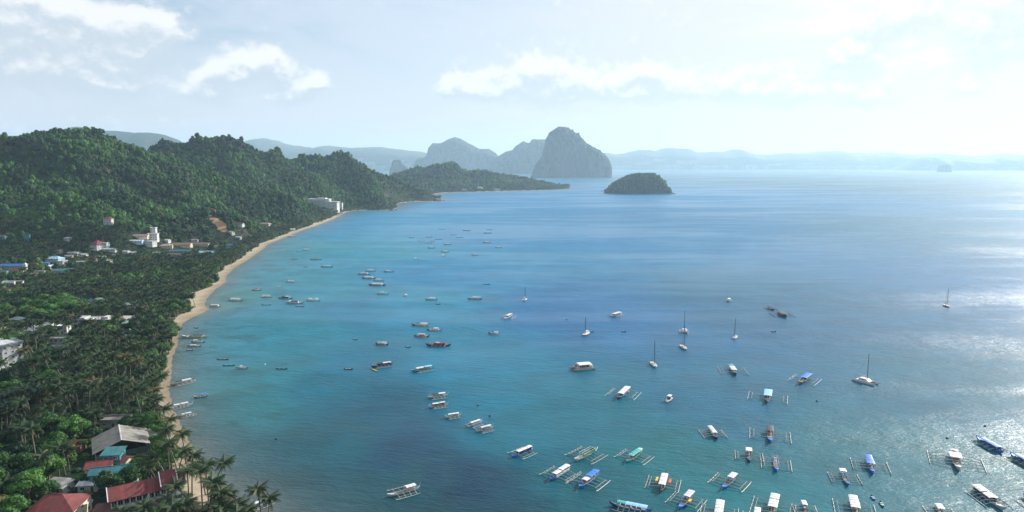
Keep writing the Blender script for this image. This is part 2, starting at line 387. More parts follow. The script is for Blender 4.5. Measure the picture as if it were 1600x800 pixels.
attr(sea_me, 'body', np.concatenate([body, np.ones((len(body), 1))], 1), 'FLOAT_COLOR'); attr(sea_me, 'shallow', shal)
tag(link('sea', sea_me), kind='structure')

# ---- islands and far ranges
def rock_material(name, rock, green, cover):
    m = bpy.data.materials.new(name); m.use_nodes = True; T = NT(m.node_tree); p = T.n['Principled BSDF']
    p.inputs['Roughness'].default_value = .9; p.inputs['Specular IOR Level'].default_value = .2
    g = T.add('ShaderNodeNewGeometry'); P = g.outputs['Position']; sp = T.add('ShaderNodeSeparateXYZ'); T.l.new(g.outputs['True Normal'], sp.inputs[0])
    mp = T.add('ShaderNodeMapping'); mp.inputs['Scale'].default_value = (1, 1, .22); T.l.new(P, mp.inputs['Vector'])
    n = T.noise(mp.outputs[0], .02, 7, .65, .4); n2 = T.noise(P, .03, 6, .7)
    k = T.m('ADD', sp.outputs[2], T.m('MULTIPLY', T.m('SUBTRACT', n2, .5), 1.6))
    rc = T.mix(T.rmap(n, .35, .68), tuple(c*.65 for c in rock), rock)
    gc = T.mix(T.rmap(n2, .35, .65), tuple(c*.6 for c in green), green)
    c = T.mix(T.rmap(k, cover-.12, cover+.12), rc, gc); T.l.new(c, p.inputs['Base Color'])
    b = T.add('ShaderNodeBump'); b.inputs['Strength'].default_value = .8; b.inputs['Distance'].default_value = 8; T.l.new(n, b.inputs['Height']); T.l.new(b.outputs[0], p.inputs['Normal'])
    return m
M_CLIFF = rock_material('limestone', (.13, .135, .13), (.025, .045, .028), .22)
M_FAR = rock_material('haze_paled_hills', (.34, .34, .32), (.10, .13, .09), .1)  # rock and green lightened: distance haze put into the colour
M_RANGE = rock_material('far_hillside', (.06, .065, .05), (.018, .035, .018), -.2)
MASS_PTS = {}
def mass(name, sil, Y, T0, mt, nu=110, nv=26, e1=.5, e2=.6, rough=.07, freq=None, jag=0.0):
    sil = [atY(px, py, Y) for px, py in sil]; sx = np.array([q[0] for q in sil]); sz = np.array([max(q[2], 0) for q in sil])
    us = np.linspace(0, 1, nu); X0 = sx[0] + (sx[-1]-sx[0])*us; W = abs(sx[-1]-sx[0]); freq = freq or 5/W
    H = np.interp(X0, sx, sz); H = H*(1+jag*(fbm(us*40, us*0+Y, 3)-.5)); Hm = H.max()
    th = np.linspace(0, math.pi, nv); V = []
    for i in range(nu):
        Tk = T0*(.25+.75*math.sqrt(max(H[i], 0)/Hm))
        t = -np.sign(np.cos(th))*np.abs(np.cos(th))**e1; zz = np.sin(th)**e2
        n = fbm(X0[i]*freq*2+zz*1.5, t*3+Y, 5, True)-.5; n2 = fbm(X0[i]*freq*6+5+0*t, t*2+zz*2, 4)-.5
        y = Y + Tk*t*(1+rough*5*n*1.0); x = X0[i] + W*rough*.25*n2
        z = H[i]*zz*(1+rough*(n2+.6*n)*np.where(zz < .98, 1, .3)) - 2*(zz < .02)
        V.append(np.stack([x, y, z], -1))
    V = np.array(V); i = np.arange(nu*nv).reshape(nu, nv)
    Fc = np.stack([i[:-1, :-1], i[1:, :-1], i[1:, 1:], i[:-1, 1:]], -1).reshape(-1, 4)
    me = mesh_np(name, V.reshape(-1, 3), Fc, mt, True); MASS_PTS[name] = V
    return tag(link(name, me), kind='structure')
mass('cliff_island', [(829,278),(833,268),(836,258),(845,248),(850,232),(854,216),(858,208),(865,203),(870,199.5),(876,198),(886,200),(893,205),(898,207),(905,212),(915,222),(925,230),(935,234),(944,240),(950,249),(953.5,260),(955,277),(955.5,278)],
     6750, 190, M_CLIFF, 170, 44, .8, .42, .12)
mass('dome_island', [(944,302),(952,294),(962,285),(975,278),(988,273),(1000,271.5),(1010,272),(1019,271),(1028,276),(1036,284),(1043,294),(1048,300),(1052,303)], 3080, 90, M_RANGE, 80, 24, .9, .6, .06)
mass('far_cliff', [(648,262),(652,250),(656,246),(662,247),(669,243),(671,236),(673,229),(678,224),(690,224),(700,219),(712,214),(722,218),(738,227),(750,233),(764,233),(775,240),(778,244),(784,262)], 10500, 420, M_CLIFF, 150, 30, .7, .5, .09)
mass('far_cliff', [(770,262),(775,246),(782,242),(790,237),(800,235),(806,228),(817,221),(824,224),(828,223),(831,218),(840,218),(852,218),(866,219),(880,240),(890,262)], 9800, 400, M_CLIFF, 140, 30, .7, .5, .09)
mass('sea_stack', [(609,266),(612,259),(614,251),(619,249.5),(626,250),(630,256),(636,262),(640,266)], 8200, 60, M_CLIFF, 50, 20, .8, .45, .1)
mass('far_range', [(90,226),(110,214),(128,198),(140,203),(152,212),(160,207),(180,205),(215,208),(235,207),(258,212),(278,222),(300,240),(340,250),(400,256)], 8800, 700, M_RANGE, 120, 22, .9, .8, .05, jag=.05)
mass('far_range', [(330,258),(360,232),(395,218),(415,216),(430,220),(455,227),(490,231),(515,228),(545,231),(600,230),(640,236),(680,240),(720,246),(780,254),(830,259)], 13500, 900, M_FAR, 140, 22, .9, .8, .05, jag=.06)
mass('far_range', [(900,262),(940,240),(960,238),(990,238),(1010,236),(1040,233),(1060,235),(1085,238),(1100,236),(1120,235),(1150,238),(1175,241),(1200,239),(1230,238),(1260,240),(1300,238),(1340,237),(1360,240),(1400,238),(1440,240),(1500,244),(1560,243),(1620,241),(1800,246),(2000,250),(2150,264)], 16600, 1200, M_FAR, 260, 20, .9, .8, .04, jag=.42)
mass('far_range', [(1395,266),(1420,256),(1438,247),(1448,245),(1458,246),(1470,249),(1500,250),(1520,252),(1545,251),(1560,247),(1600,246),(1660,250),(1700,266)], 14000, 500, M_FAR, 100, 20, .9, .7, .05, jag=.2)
mass('sea_stack', [(1467,268),(1468.5,262),(1471,257.5),(1475,256.5),(1480,257),(1483,261),(1484,265),(1483,268)], 11200, 90, M_FAR, 40, 18, .8, .4, .08)
# reef rocks at the foot of the headland and the dome island
def rock(px, py, s, seed, label):
    r = random.Random(seed); p = at(px, py); mb = MB(); V = []; Fs = []
    n = 8
    for j in range(4):
        for k in range(n):
            a = 2*math.pi*k/n; rr = s*(1-j*.27)*(.7+.5*r.random()); V.append((rr*1.9*math.cos(a), rr*math.sin(a), -0.3+j*s*.22*(.8+.4*r.random())))
    for j in range(3):
        for k in range(n): Fs.append((j*n+k, j*n+(k+1) % n, (j+1)*n+(k+1) % n, (j+1)*n+k))
    Fs.append(tuple(3*n+k for k in range(n))); mb.poly(V, Fs)
    o = link('reef_rock', mb.mesh('reef_rock', mat('wet_rock', (.09, .08, .07), .6, .3, .4)), None, (p[0], p[1], 0)); o.rotation_euler[2] = r.random()*3
    tag(o, label, 'rock', 'reef rocks at the foot of the headlands')
for k, q in enumerate([(688, 314.2, 9), (694, 314.0, 6)]): rock(*q, k, ['larger dark rock awash off the tip of the wooded headland', 'smaller outer dark rock awash off the tip of the wooded headland'][k])
for k, q in enumerate([(1053, 303.2, 8), (941, 298.8, 6), (932, 298.5, 4)]): rock(*q, 10+k, ['low dark rock at the right foot of the dome-shaped island', 'low dark rock close to the left foot of the dome-shaped island', 'small outlying rock farthest left of the dome-shaped island'][k])
for k, q in enumerate([(612, 328.6, 7), (619, 328.2, 5)]): rock(*q, 20+k, ['flat dark rock at the shore below the first headland', 'small dark rock at the right end of the first headland shore'][k])

# ================================================================ VEGETATION
def leaf_material(name, dark, light, dry, dryamt):
    m = bpy.data.materials.new(name); m.use_nodes = True; T = NT(m.node_tree); p = T.n['Principled BSDF']; out = T.n['Material Output']
    p.inputs['Roughness'].default_value = .55; p.inputs['Specular IOR Level'].default_value = .3
    oi = T.add('ShaderNodeObjectInfo'); g = T.add('ShaderNodeNewGeometry'); P = g.outputs['Position']
    wn = T.add('ShaderNodeTexWhiteNoise', noise_dimensions='1D'); T.l.new(oi.outputs['Random'], wn.inputs['W'])
    patch = T.noise(P, .009, 3, .6); fine = T.noise(P, .9, 3, .6)
    f = T.m('ADD', T.m('ADD', T.m('MULTIPLY', oi.outputs['Random'], .60), T.m('MULTIPLY', T.rmap(patch, .35, .68), .42)), T.m('MULTIPLY', T.m('SUBTRACT', fine, .5), .7))
    c = T.mix(T.rmap(f, .15, .95, smooth=False), dark, light)
    c = T.mix(T.m('MULTIPLY', T.rmap(wn.outputs['Value'], 1-dryamt, 1-dryamt*.6), .7), c, dry)
    T.l.new(c, p.inputs['Base Color'])
    tr = T.add('ShaderNodeBsdfTranslucent'); T.l.new(T.mix(1.0, c, (1.2, 1.5, .7), 'MULTIPLY'), tr.inputs['Color'])
    mx = T.add('ShaderNodeMixShader'); mx.inputs[0].default_value = .3
    T.l.new(p.outputs[0], mx.inputs[1]); T.l.new(tr.outputs[0], mx.inputs[2]); T.l.new(mx.outputs[0], out.inputs['Surface'])
    return m
M_LEAF = leaf_material('broad_leaves', (.002, .022, .014), (.092, .225, .042), (.16, .12, .06), .05)
M_PALM = leaf_material('palm_leaves', (.004, .022, .009), (.045, .088, .02), (.13, .11, .04), .06)
M_DEAD = leaf_material('dead_palm_leaves', (.08, .055, .03), (.17, .12, .06), (.13, .11, .04), .06)
M_BARK = mat('bark', (.15, .12, .09), .9, .3, .8); M_PTRUNK = mat('palm_bark', (.13, .115, .095), .9, .25, 1.5)

def crown_mesh(name, rad, hgt, lobes, nleaf, lsize, r, z0, flat=.75, core=True):
    """crown: a dark inner mass of lumpy lobes with many small leaf clusters standing off it"""
    g = np.random.default_rng(r); V = []; Fc = []; L = []
    for k in range(lobes):
        a = 2*math.pi*(k*.618+g.random()*.15); rr = rad*.72*math.sqrt((k+.3)/lobes)*(.8+.5*g.random())
        lr = rad*(.26+.28*g.random())*(1.25 if k == 0 else 1)
        L.append((rr*math.cos(a), rr*math.sin(a), z0+hgt*(.30+.5*g.random())*(1-.35*rr/rad), lr))
    if core:
        for (x, y, z, lr) in L:
            b = len(V); nr, ns = 4, 7
            for j in range(nr+1):
                ph = math.pi*j/nr
                for i in range(ns):
                    t = 2*math.pi*(i+.5*(j % 2))/ns; q = lr*.80*(.8+.35*g.random())
                    V.append((x+q*math.sin(ph)*math.cos(t), y+q*math.sin(ph)*math.sin(t), z+q*flat*math.cos(ph)))
            for j in range(nr):
                for i in range(ns): Fc.append((b+j*ns+i, b+j*ns+(i+1) % ns, b+(j+1)*ns+(i+1) % ns, b+(j+1)*ns+i))
    for k in range(nleaf):
        x, y, z, lr = L[int(g.random()*len(L))]
        d = g.normal(size=3); d[2] = abs(d[2])*1.0-.35; d /= np.linalg.norm(d)
        q = lr*(.82+.32*g.random()); c = np.array([x+d[0]*q, y+d[1]*q, z+d[2]*q*flat])
        n = d+g.normal(size=3)*.42; n /= np.linalg.norm(n); t = np.cross(n, g.normal(size=3)); t /= np.linalg.norm(t); u = np.cross(n, t)
        s = lsize*(.6+.8*g.random()); w = s*(.45+.25*g.random()); b = len(V)
        V += [tuple(c-t*s), tuple(c+u*w+n*s*.12), tuple(c+t*s-n*s*.25), tuple(c-u*w+n*s*.12)]; Fc.append((b, b+1, b+2, b+3))
    me = mesh_np(name, V, np.array(Fc), M_LEAF); return me, L
def trunk_mesh(name, z0, lobes, r0=.35, seed=0):
    g = random.Random(seed); mb = MB(); j = (g.uniform(-.5, .5), g.uniform(-.5, .5), z0*.8)
    mb.tube([(0, 0, -1.5), (j[0]*.3, j[1]*.3, z0*.4), j], r0, 6, r0*.65)
    for (x, y, z, lr) in lobes[:6]: mb.tube([j, ((j[0]+x)*.5, (j[1]+y)*.5, (j[2]+z)*.5+.3), (x, y, z)], r0*.5, 4, r0*.15)
    return mb.mesh(name, M_BARK, True)

def frond_mesh(name, L, droop, lift, seed, nl=13, w=1.0, m=None):
    """one palm frond along +X from the crown's centre: arched rib with hanging leaflets either side"""
    g = random.Random(seed); mb = MB(); pts = []
    for i in range(nl+1):
        t = i/nl; pts.append(Vector((L*t*(1-.12*t*t*droop), 0, lift*L*t - droop*L*.62*t*t)))
    mb.tube(pts[::3]+[pts[-1]], .06, 3, .015)
    for i in range(1, nl+1):
        t = i/nl; p = pts[i]; q = pts[i-1]; d = (p-q).normalized(); ln = w*(.55+1.0*math.sin(math.pi*min(t*1.0+.12, 1))**.8)*(1 if t < .95 else .6)
        for sgn in (-1, 1):
            out = Vector((d.x*.55, sgn*.85, -.35-.35*droop-.2*g.random()+d.z*.4)).normalized()*ln*(.85+.3*g.random()); bw = d*(L/nl*.5)
            mb.poly([p-bw, p+bw, p+out+bw*.2, p+out-bw*.2], [(0, 1, 2, 3)])
    return mb.mesh(name, m or M_PALM)
FRONDS = [frond_mesh('palm_frond', 4.3, .25, .55, 1), frond_mesh('palm_frond', 4.6, .62, .42, 2), frond_mesh('palm_frond', 4.4, .95, .22, 3), frond_mesh('palm_frond', 3.9, 1.1, -.15, 4), frond_mesh('palm_frond', 3.4, 1.2, -.6, 5, 9, .7, M_DEAD)]
def frond_set(seed, n=25):
    g = random.Random(seed); res = []
    for k in range(n):
        lvl = k/n; fm = FRONDS[0 if lvl < .2 else 1 if lvl < .5 else 2 if lvl < .74 else 3 if lvl < .90 else 4]
        a = k*2.39996+g.uniform(-.2, .2); s = g.uniform(.85, 1.1)
        res.append((fm, Matrix.Rotation(a, 4, 'Z') @ Matrix.Rotation(g.uniform(-.12, .12), 4, 'X') @ Matrix.Scale(s, 4)))
    return res
def me_arrays(me):
    V = np.empty(len(me.vertices)*3, np.float32); me.vertices.foreach_get('co', V); return V.reshape(-1, 3), [tuple(p.vertices) for p in me.polygons]
_fa = {id(f): me_arrays(f) for f in FRONDS}
def palm_crown_mesh(seed, n=25, top=(0, 0, 0)):
    V = []; Fs = []; MI = []
    for fm, M in frond_set(seed, n):
        v, f = _fa[id(fm)]; b = len(V); Mn = np.array(M); MI += [int(fm is FRONDS[4])]*len(f)
        V += [tuple(q) for q in v@Mn[:3, :3].T+Mn[:3, 3]+np.array(top)]; Fs += [tuple(i+b for i in q) for q in f]
    me = mesh_np('crown', V, Fs, [M_PALM, M_DEAD]); me.polygons.foreach_set('material_index', np.array(MI, np.int32)); return me
PH = 12.0
def palm_trunk(seed, lean):
    g = random.Random(seed); mb = MB(); a = g.uniform(0, 6.28)
    pts = [(lean*math.cos(a)*(t**1.6), lean*math.sin(a)*(t**1.6), -1+(PH+1)*t) for t in (0, .2, .45, .7, 1)]
    mb.tube(pts, .26, 6, .15); return mb, pts[-1]
PALM_TRUNKS = []
for s_ in range(4):
    mb_, top_ = palm_trunk(s_+3, (.5, 1.8, 3.2, 5.0)[s_]); PALM_TRUNKS.append((mb_.mesh('trunk', M_PTRUNK, True), top_))
PALM_CROWNS = [palm_crown_mesh(40+k) for k in range(4)]
NEAR_TREES = []
for k, (rad, hgt, lb, z0) in enumerate([(5.2, 6.0, 8, 5), (6.4, 6.5, 11, 6), (4.2, 5.5, 6, 4.5), (5.8, 8.0, 10, 7), (3.4, 4.2, 5, 3.2)]):
    cm, Ls = crown_mesh('crown', rad, hgt, lb, 1500, .46, 100+k, z0)
    NEAR_TREES.append((cm, trunk_mesh('trunk', z0, Ls, .3+.03*rad, k), rad, z0+hgt))
# prototypes for the distant woods (kept out of the scene, used only by the wood's instancer)
proto = bpy.data.collections.new('wood_kinds'); PROTO_H = []
def add_proto(k, me):
    o = bpy.data.objects.new('wood_%02d' % k, me); proto.objects.link(o)
def wood_crown(rad, hgt, lobes, nleaf, ls, seed):
    """rounded, full-depth crown of overlapping lobes, widest at mid height"""
    g = np.random.default_rng(seed); V = []; Fc = []; L = []
    for k in range(lobes):
        u = (k+.5)/lobes; zz = 1.2+(hgt-1.2)*u*.92; a = 2.4*k+g.random()*.8; env = math.sin(math.pi*min(.18+u*.80, 1))**.7
        rr = rad*.55*env*(.5+.6*g.random()); L.append((rr*math.cos(a), rr*math.sin(a), zz, rad*(.34+.22*g.random())*(.75+.35*env)))
    for (x, y, z, lr) in L:
        b = len(V)
        for j in range(5):
            ph = math.pi*j/4
            for i in range(7):
                t = 2*math.pi*(i+.5*(j % 2))/7; q = lr*.85*(.8+.35*g.random()); V.append((x+q*math.sin(ph)*math.cos(t), y+q*math.sin(ph)*math.sin(t), z+q*math.cos(ph)))
        for j in range(4):
            for i in range(7): Fc.append((b+j*7+i, b+j*7+(i+1) % 7, b+(j+1)*7+(i+1) % 7, b+(j+1)*7+i))
    for k in range(nleaf):
        x, y, z, lr = L[int(g.random()*len(L))]; d = g.normal(size=3); d[2] = d[2]+.35; d /= np.linalg.norm(d); q = lr*(.85+.3*g.random()); c = np.array([x, y, z])+d*q
        n = d+g.normal(size=3)*.4; n /= np.linalg.norm(n); t = np.cross(n, g.normal(size=3)); t /= np.linalg.norm(t); u = np.cross(n, t); s = ls*(.6+.8*g.random()); w = s*.6; b = len(V)
        V += [tuple(c-t*s), tuple(c+u*w), tuple(c+t*s-n*s*.25), tuple(c-u*w)]; Fc.append((b, b+1, b+2, b+3))
    return mesh_np('wood_crown', V, np.array(Fc), M_LEAF)
for k, q in enumerate([(4.6, 9, 9), (5.6, 10, 12), (3.8, 8, 7), (5.0, 9.5, 11), (6.6, 8.0, 13), (3.2, 7, 6)]): add_proto(k, wood_crown(*q, 460, .72, 300+k))
for k in range(3):
    tm, top = PALM_TRUNKS[k]; cv, cf = me_arrays(PALM_CROWNS[k]); tv, tf = me_arrays(tm); V = np.concatenate([cv+np.array(top), tv]); fs = cf+[tuple(i+len(cv) for i in q) for q in tf]
    me = mesh_np('wood_palm', V, fs, [M_PALM, M_PTRUNK, M_DEAD]); mi = np.zeros(len(me.polygons), np.int32); mi[len(cf):] = 1; me.polygons.foreach_set('material_index', mi)
    add_proto(6+k, me)
NB, NP = 6, 3

def scatter(name, pts, scl, idx, tall=None):
    me = bpy.data.meshes.new(name); me.vertices.add(len(pts)); me.vertices.foreach_set('co', np.asarray(pts, np.float32).ravel())
    a = me.attributes.new('size', 'FLOAT_VECTOR', 'POINT'); sv = np.stack([scl, scl, scl*(tall if tall is not None else 1)], -1)
    a.data.foreach_set('vector', sv.astype(np.float32).ravel())
    a = me.attributes.new('turn', 'FLOAT', 'POINT'); a.data.foreach_set('value', (rng.random(len(pts))*6.283).astype(np.float32))
    a = me.attributes.new('which', 'INT', 'POINT'); a.data.foreach_set('value', np.asarray(idx, np.int32))
    o = link(name, me); ng = bpy.data.node_groups.new(name, 'GeometryNodeTree')
    ng.interface.new_socket('Geometry', in_out='INPUT', socket_type='NodeSocketGeometry'); ng.interface.new_socket('Geometry', in_out='OUTPUT', socket_type='NodeSocketGeometry')
    T = NT(ng); gi = T.add('NodeGroupInput'); go = T.add('NodeGroupOutput'); ci = T.add('GeometryNodeCollectionInfo'); ci.inputs[0].default_value = proto
    ci.inputs['Separate Children'].default_value = True; ci.inputs['Reset Children'].default_value = True
    ip = T.add('GeometryNodeInstanceOnPoints'); ip.inputs['Pick Instance'].default_value = True
    def na(n, t):
        q = T.add('GeometryNodeInputNamedAttribute', data_type=t); q.inputs['Name'].default_value = n; return q.outputs['Attribute']
    T.l.new(gi.outputs[0], ip.inputs['Points']); T.l.new(ci.outputs[0], ip.inputs['Instance']); T.l.new(na('which', 'INT'), ip.inputs['Instance Index'])
    T.l.new(T.vec(0, 0, na('turn', 'FLOAT')), ip.inputs['Rotation']); T.l.new(na('size', 'FLOAT_VECTOR'), ip.inputs['Scale']); T.l.new(ip.outputs[0], go.inputs[0])
    md = o.modifiers.new('scatter', 'NODES'); md.node_group = ng
    return o

# buildings are placed first so that trees keep clear of them
KEEP = []          # (x, y, radius, corridor towards the camera)
LANDMARKS = []     # (x, y, phrase) used to say beside what a tree stands

# ================================================================ BUILDINGS
def M(name):
    C = {'white': (.52, .53, .52), 'cream': (.62, .56, .42), 'grey': (.42, .43, .43), 'palegrey': (.40, .42, .42), 'teal': (.045, .20, .21), 'lightblue': (.36, .55, .68), 'beige': (.5, .42, .30),
         'pink': (.55, .36, .32), 'darkwall': (.09, .10, .13), 'concrete': (.33, .32, .30), 'wood': (.20, .12, .07), 'green': (.10, .30, .20), 'navywall': (.05, .08, .18), 'mint': (.48, .62, .52)}
    return mat('wall_'+name, C[name], .8, .16, .4)
def MR(name):
    C = {'red': (.16, .028, .03), 'dullred': (.12, .04, .035), 'brown': (.23, .15, .11), 'pinkbrown': (.38, .26, .21), 'white': (.52, .53, .54), 'blue': (.04, .14, .40), 'teal': (.025, .14, .16), 'grey': (.28, .29, .29),
         'thatch': (.23, .225, .20), 'lightblue': (.35, .52, .66), 'darkgrey': (.13, .14, .15), 'green': (.09, .20, .13), 'purple': (.22, .09, .22), 'palegreen': (.46, .58, .50), 'orange': (.45, .16, .06)}
    key = 'roof_'+name
    if key in MATS: return MATS[key]
    m = mat(key, C[name], .6, .45, .35, rand=.1); T = NT(m.node_tree); p = T.n['Principled BSDF']   # corrugated sheet
    old = p.inputs['Base Color'].links[0].from_socket; tc2 = T.add('ShaderNodeTexCoord')     # rust, lichen and replaced sheets
    rust = T.rmap(T.noise(tc2.outputs['Object'], .55, 6, .7, .4), .50, .68)
    sx = T.add('ShaderNodeSeparateXYZ'); T.l.new(tc2.outputs['Object'], sx.inputs[0]); wn = T.add('ShaderNodeTexWhiteNoise', noise_dimensions='2D'); T.l.new(T.vec(T.m('FLOOR', T.m('MULTIPLY', sx.outputs[0], .9)), T.m('SIGN', sx.outputs[1])), wn.inputs['Vector'])
    kk = T.rmap(wn.outputs['Value'], 0, 1, .78, 1.12); c1 = T.mix(1.0, old, T.vec(kk, kk, kk), 'MULTIPLY'); T.l.new(T.mix(T.m('MULTIPLY', rust, .55), c1, (.13, .085, .06)), p.inputs['Base Color'])
    tc = T.add('ShaderNodeTexCoord'); wv = T.add('ShaderNodeTexWave', wave_type='BANDS', bands_direction='X'); wv.inputs['Scale'].default_value = 1.1; T.l.new(tc.outputs['Object'], wv.inputs['Vector'])
    b = T.add('ShaderNodeBump'); b.inputs['Strength'].default_value = .5; b.inputs['Distance'].default_value = .08; T.l.new(wv.outputs['Fac'], b.inputs['Height']); T.l.new(b.outputs[0], p.inputs['Normal'])
    return m
M_GLASS = mat('window_glass', (.025, .04, .05), .12, .2, 1, spec=.8); M_TRIM = mat('white_trim', (.72, .72, .70), .6, .1, 1); M_DOOR = mat('door_wood', (.12, .07, .04), .6, .2, 1)
_wm = {}
def win_mesh(w, h):
    k = (round(w, 1), round(h, 1))
    if k not in _wm:
        fr = MB(); t = .09
        fr.box(-w/2-t, w/2+t, -.05, .06, -h/2-t, -h/2); fr.box(-w/2-t, w/2+t, -.05, .06, h/2, h/2+t); fr.box(-w/2-t, -w/2, -.05, .06, -h/2, h/2); fr.box(w/2, w/2+t, -.05, .06, -h/2, h/2); fr.box(-.03, .03, -.04, .05, -h/2, h/2)
        pn = MB().box(-w/2, w/2, -.03, .02, -h/2, h/2)
        _wm[k] = (fr.mesh('window', M_TRIM), pn.mesh('pane', M_GLASS))
    return _wm[k]
def add_window(par, x, y, z, ang, w, h):
    fm, pm = win_mesh(w, h); o = link('window', fm, par, (x, y, z)); o.rotation_euler = (0, 0, ang); link('pane', pm, o)
def roof_shape(kind, w, d, z, rh, ov, th=.18):
    """closed roof bodies (w along X, d along Y)"""
    mb = MB(); a, b = w/2+ov, d/2+ov
    if kind == 'gable':
        for s in (-1, 1):
            mb.poly([(-a, s*b, z), (a, s*b, z), (a, 0, z+rh), (-a, 0, z+rh), (-a, s*b, z+th), (a, s*b, z+th), (a, 0, z+rh+th), (-a, 0, z+rh+th)], [(0,1,2,3),(4,7,6,5),(0,4,5,1),(1,5,6,2),(2,6,7,3),(3,7,4,0)])
    elif kind == 'hip':
        r = max(a-b, .2); mb.poly([(-a,-b,z),(a,-b,z),(a,b,z),(-a,b,z),(-a,-b,z+th),(a,-b,z+th),(a,b,z+th),(-a,b,z+th),(-r,0,z+rh+th),(r,0,z+rh+th)],
            [(0,3,2,1),(0,1,5,4),(1,2,6,5),(2,3,7,6),(3,0,4,7),(4,5,9,8),(6,7,8,9),(5,6,9),(7,4,8)])
    elif kind == 'shed':
        mb.poly([(-a,-b,z),(a,-b,z),(a,b,z+rh),(-a,b,z+rh),(-a,-b,z+th),(a,-b,z+th),(a,b,z+rh+th),(-a,b,z+rh+th)], [(0,3,2,1),(4,5,6,7),(0,1,5,4),(1,2,6,5),(2,3,7,6),(3,0,4,7)])
    elif kind == 'dome':
        n, k = 14, 5; V = []; Fs = []
        for j in range(k+1):
            ph = math.pi/2*j/k
            for i in range(n): V.append((a*math.cos(ph)*math.cos(2*math.pi*i/n), b*math.cos(ph)*math.sin(2*math.pi*i/n), z+rh*math.sin(ph)))
        for j in range(k):
            for i in range(n): Fs.append((j*n+i, j*n+(i+1) % n, (j+1)*n+(i+1) % n, (j+1)*n+i))
        mb.poly(V, Fs)
    else:
        mb.box(-a, a, -b, b, z, z+th+.1)
        for (x0, x1, y0, y1) in ((-a, a, -b, -b+.2), (-a, a, b-.2, b), (-a, -a+.2, -b+.2, b-.2), (a-.2, a, -b+.2, b-.2)): mb.box(x0, x1, y0, y1, z+th+.1, z+th+.1+rh)
    return mb
import re as _re
def short(s): return ' '.join(_re.split(r' (?:with|by|beside|in|above|below|left|right|on|over|under|alone|between|directly|deep|close|behind|covered|next|up|standing|at|near|half|slanting|cut|peeking|amid|beyond|just) ', s)[0].split()[:9])
def house(name, label, px, py, w, d, st, rot, wall, roof, rk='gable', rh=None, cat='house', win=True, ov=.6, group=None, keep=None, cor=14, lift=0, land=None, sth=2.9, loc=None, wins=None):
    """w, d in metres; px, py: where the middle of the near wall foot would show; rot in degrees, 0 = long side across the view"""
    g = ground(px, py) if loc is None else np.array(loc, float); rz = R(rot); o = thing(name, label, cat, (g[0], g[1], g[2]+lift), rz, group)
    H = st*sth; t = .25
    wm = MB().box(-w/2, w/2, -d/2, -d/2+t, -2.5, H).box(-w/2, w/2, d/2-t, d/2, -2.5, H).box(-w/2, -w/2+t, -d/2+t, d/2-t, -2.5, H).box(w/2-t, w/2, -d/2+t, d/2-t, -2.5, H)
    rh_ = rh if rh is not None else (.5 if rk == 'flat' else .24*min(w, d))
    if rk == 'gable':
        for s in (-1, 1):
            xo = s*(w/2-t/2); wm.poly([(xo-t/2, -d/2, H), (xo-t/2, d/2, H), (xo-t/2, 0, H+rh_*.97), (xo+t/2, -d/2, H), (xo+t/2, d/2, H), (xo+t/2, 0, H+rh_*.97)], [(0,1,2),(3,5,4),(0,3,4,1),(1,4,5,2),(2,5,3,0)])
    wm.obj('wall', M(wall), o)
    if rk == 'shed': MB().box(-w/2, w/2, d/2-t, d/2, H, H+rh_*.9).obj('wall', M(wall), o)
    ro = roof_shape(rk, w, d, H+.005, rh_, ov).obj('roof', MR(roof), o)
    if rk in ('gable', 'hip') and w > 7:
        rr = w/2+ov if rk == 'gable' else max((w-d)/2, .3); MB().box(-rr, rr, -.18, .18, H+rh_+.12, H+rh_+.30).obj('ridge_cap', MR(roof), ro)
    if win:
        ang_cam = math.atan2(-g[1], -g[0])-rz; nx = wins or max(1, int(w/3.2)); ny = max(1, int(d/3.4))
        for s_ in range(st):
            zc = s_*sth+1.65
            for i in range(nx):
                xx = -w/2+(i+.5)*w/nx
                for side in (-1, 1):
                    if math.cos(ang_cam-side*math.pi/2) > -.1:
                        if s_ == 0 and i == nx//2: 
                            dm = MB().box(-.5, .5, -.05, .05, 0, 2.1).obj('door', M_DOOR, o); dm.location = (xx, side*(d/2+.03), .1)
                        else: add_window(o, xx, side*d/2, zc, 0, min(1.5, w/nx*.5), 1.2)
            for i in range(ny):
                yy = -d/2+(i+.5)*d/ny
                for side in (-1, 1):
                    if math.cos(ang_cam-(0 if side > 0 else math.pi)) > .15: add_window(o, side*w/2, yy, zc, math.pi/2, min(1.4, d/ny*.5), 1.2)
    KEEP.append((g[0], g[1], keep or max(w, d)*.5+(2.2 if py < 690 else .2), cor if py < 690 else -min(cor, 4))); LANDMARKS.append((g[0], g[1], land or 'the '+short(label)))
    return o

# --- hillside and village, far to near
house('hill_pavilion', 'red-roofed pavilion on white posts standing high among bright green trees', 170, 352, 11, 9, 2, 8, 'palegrey', 'red', 'hip', 3, cat='pavilion', cor=45, sth=3.4, keep=9, lift=2)
house('house', 'narrow turquoise two-storey house alone on the wooded slope', 43.5, 379, 6, 6, 3, 20, 'teal', 'teal', 'flat', .4, cor=45, lift=1)
house('house', 'turquoise house with a purple roof cut by the left edge of the view', 3, 374, 12, 7, 1, 5, 'teal', 'purple', 'gable', cor=22)
house('house', 'large house with a tall bright red hipped roof and white walls', 153, 389, 15, 13, 2, -25, 'white', 'red', 'hip', 6, cor=25, keep=12)
house('house', 'low white-roofed building up the slope left of the tall red roof', 106, 376, 10, 6, 1, -25, 'white', 'white', 'shed', 1, cor=22)
house('house', 'small pale-roofed house between the trees, left below the tall red roof', 120, 399, 9, 6, 1, -20, 'palegrey', 'palegreen', 'gable', cor=20)
house('house', 'small white-roofed house next to the pale-roofed one below the tall red roof', 131, 401, 9, 6, 1, 5, 'white', 'white', 'gable', cor=20)
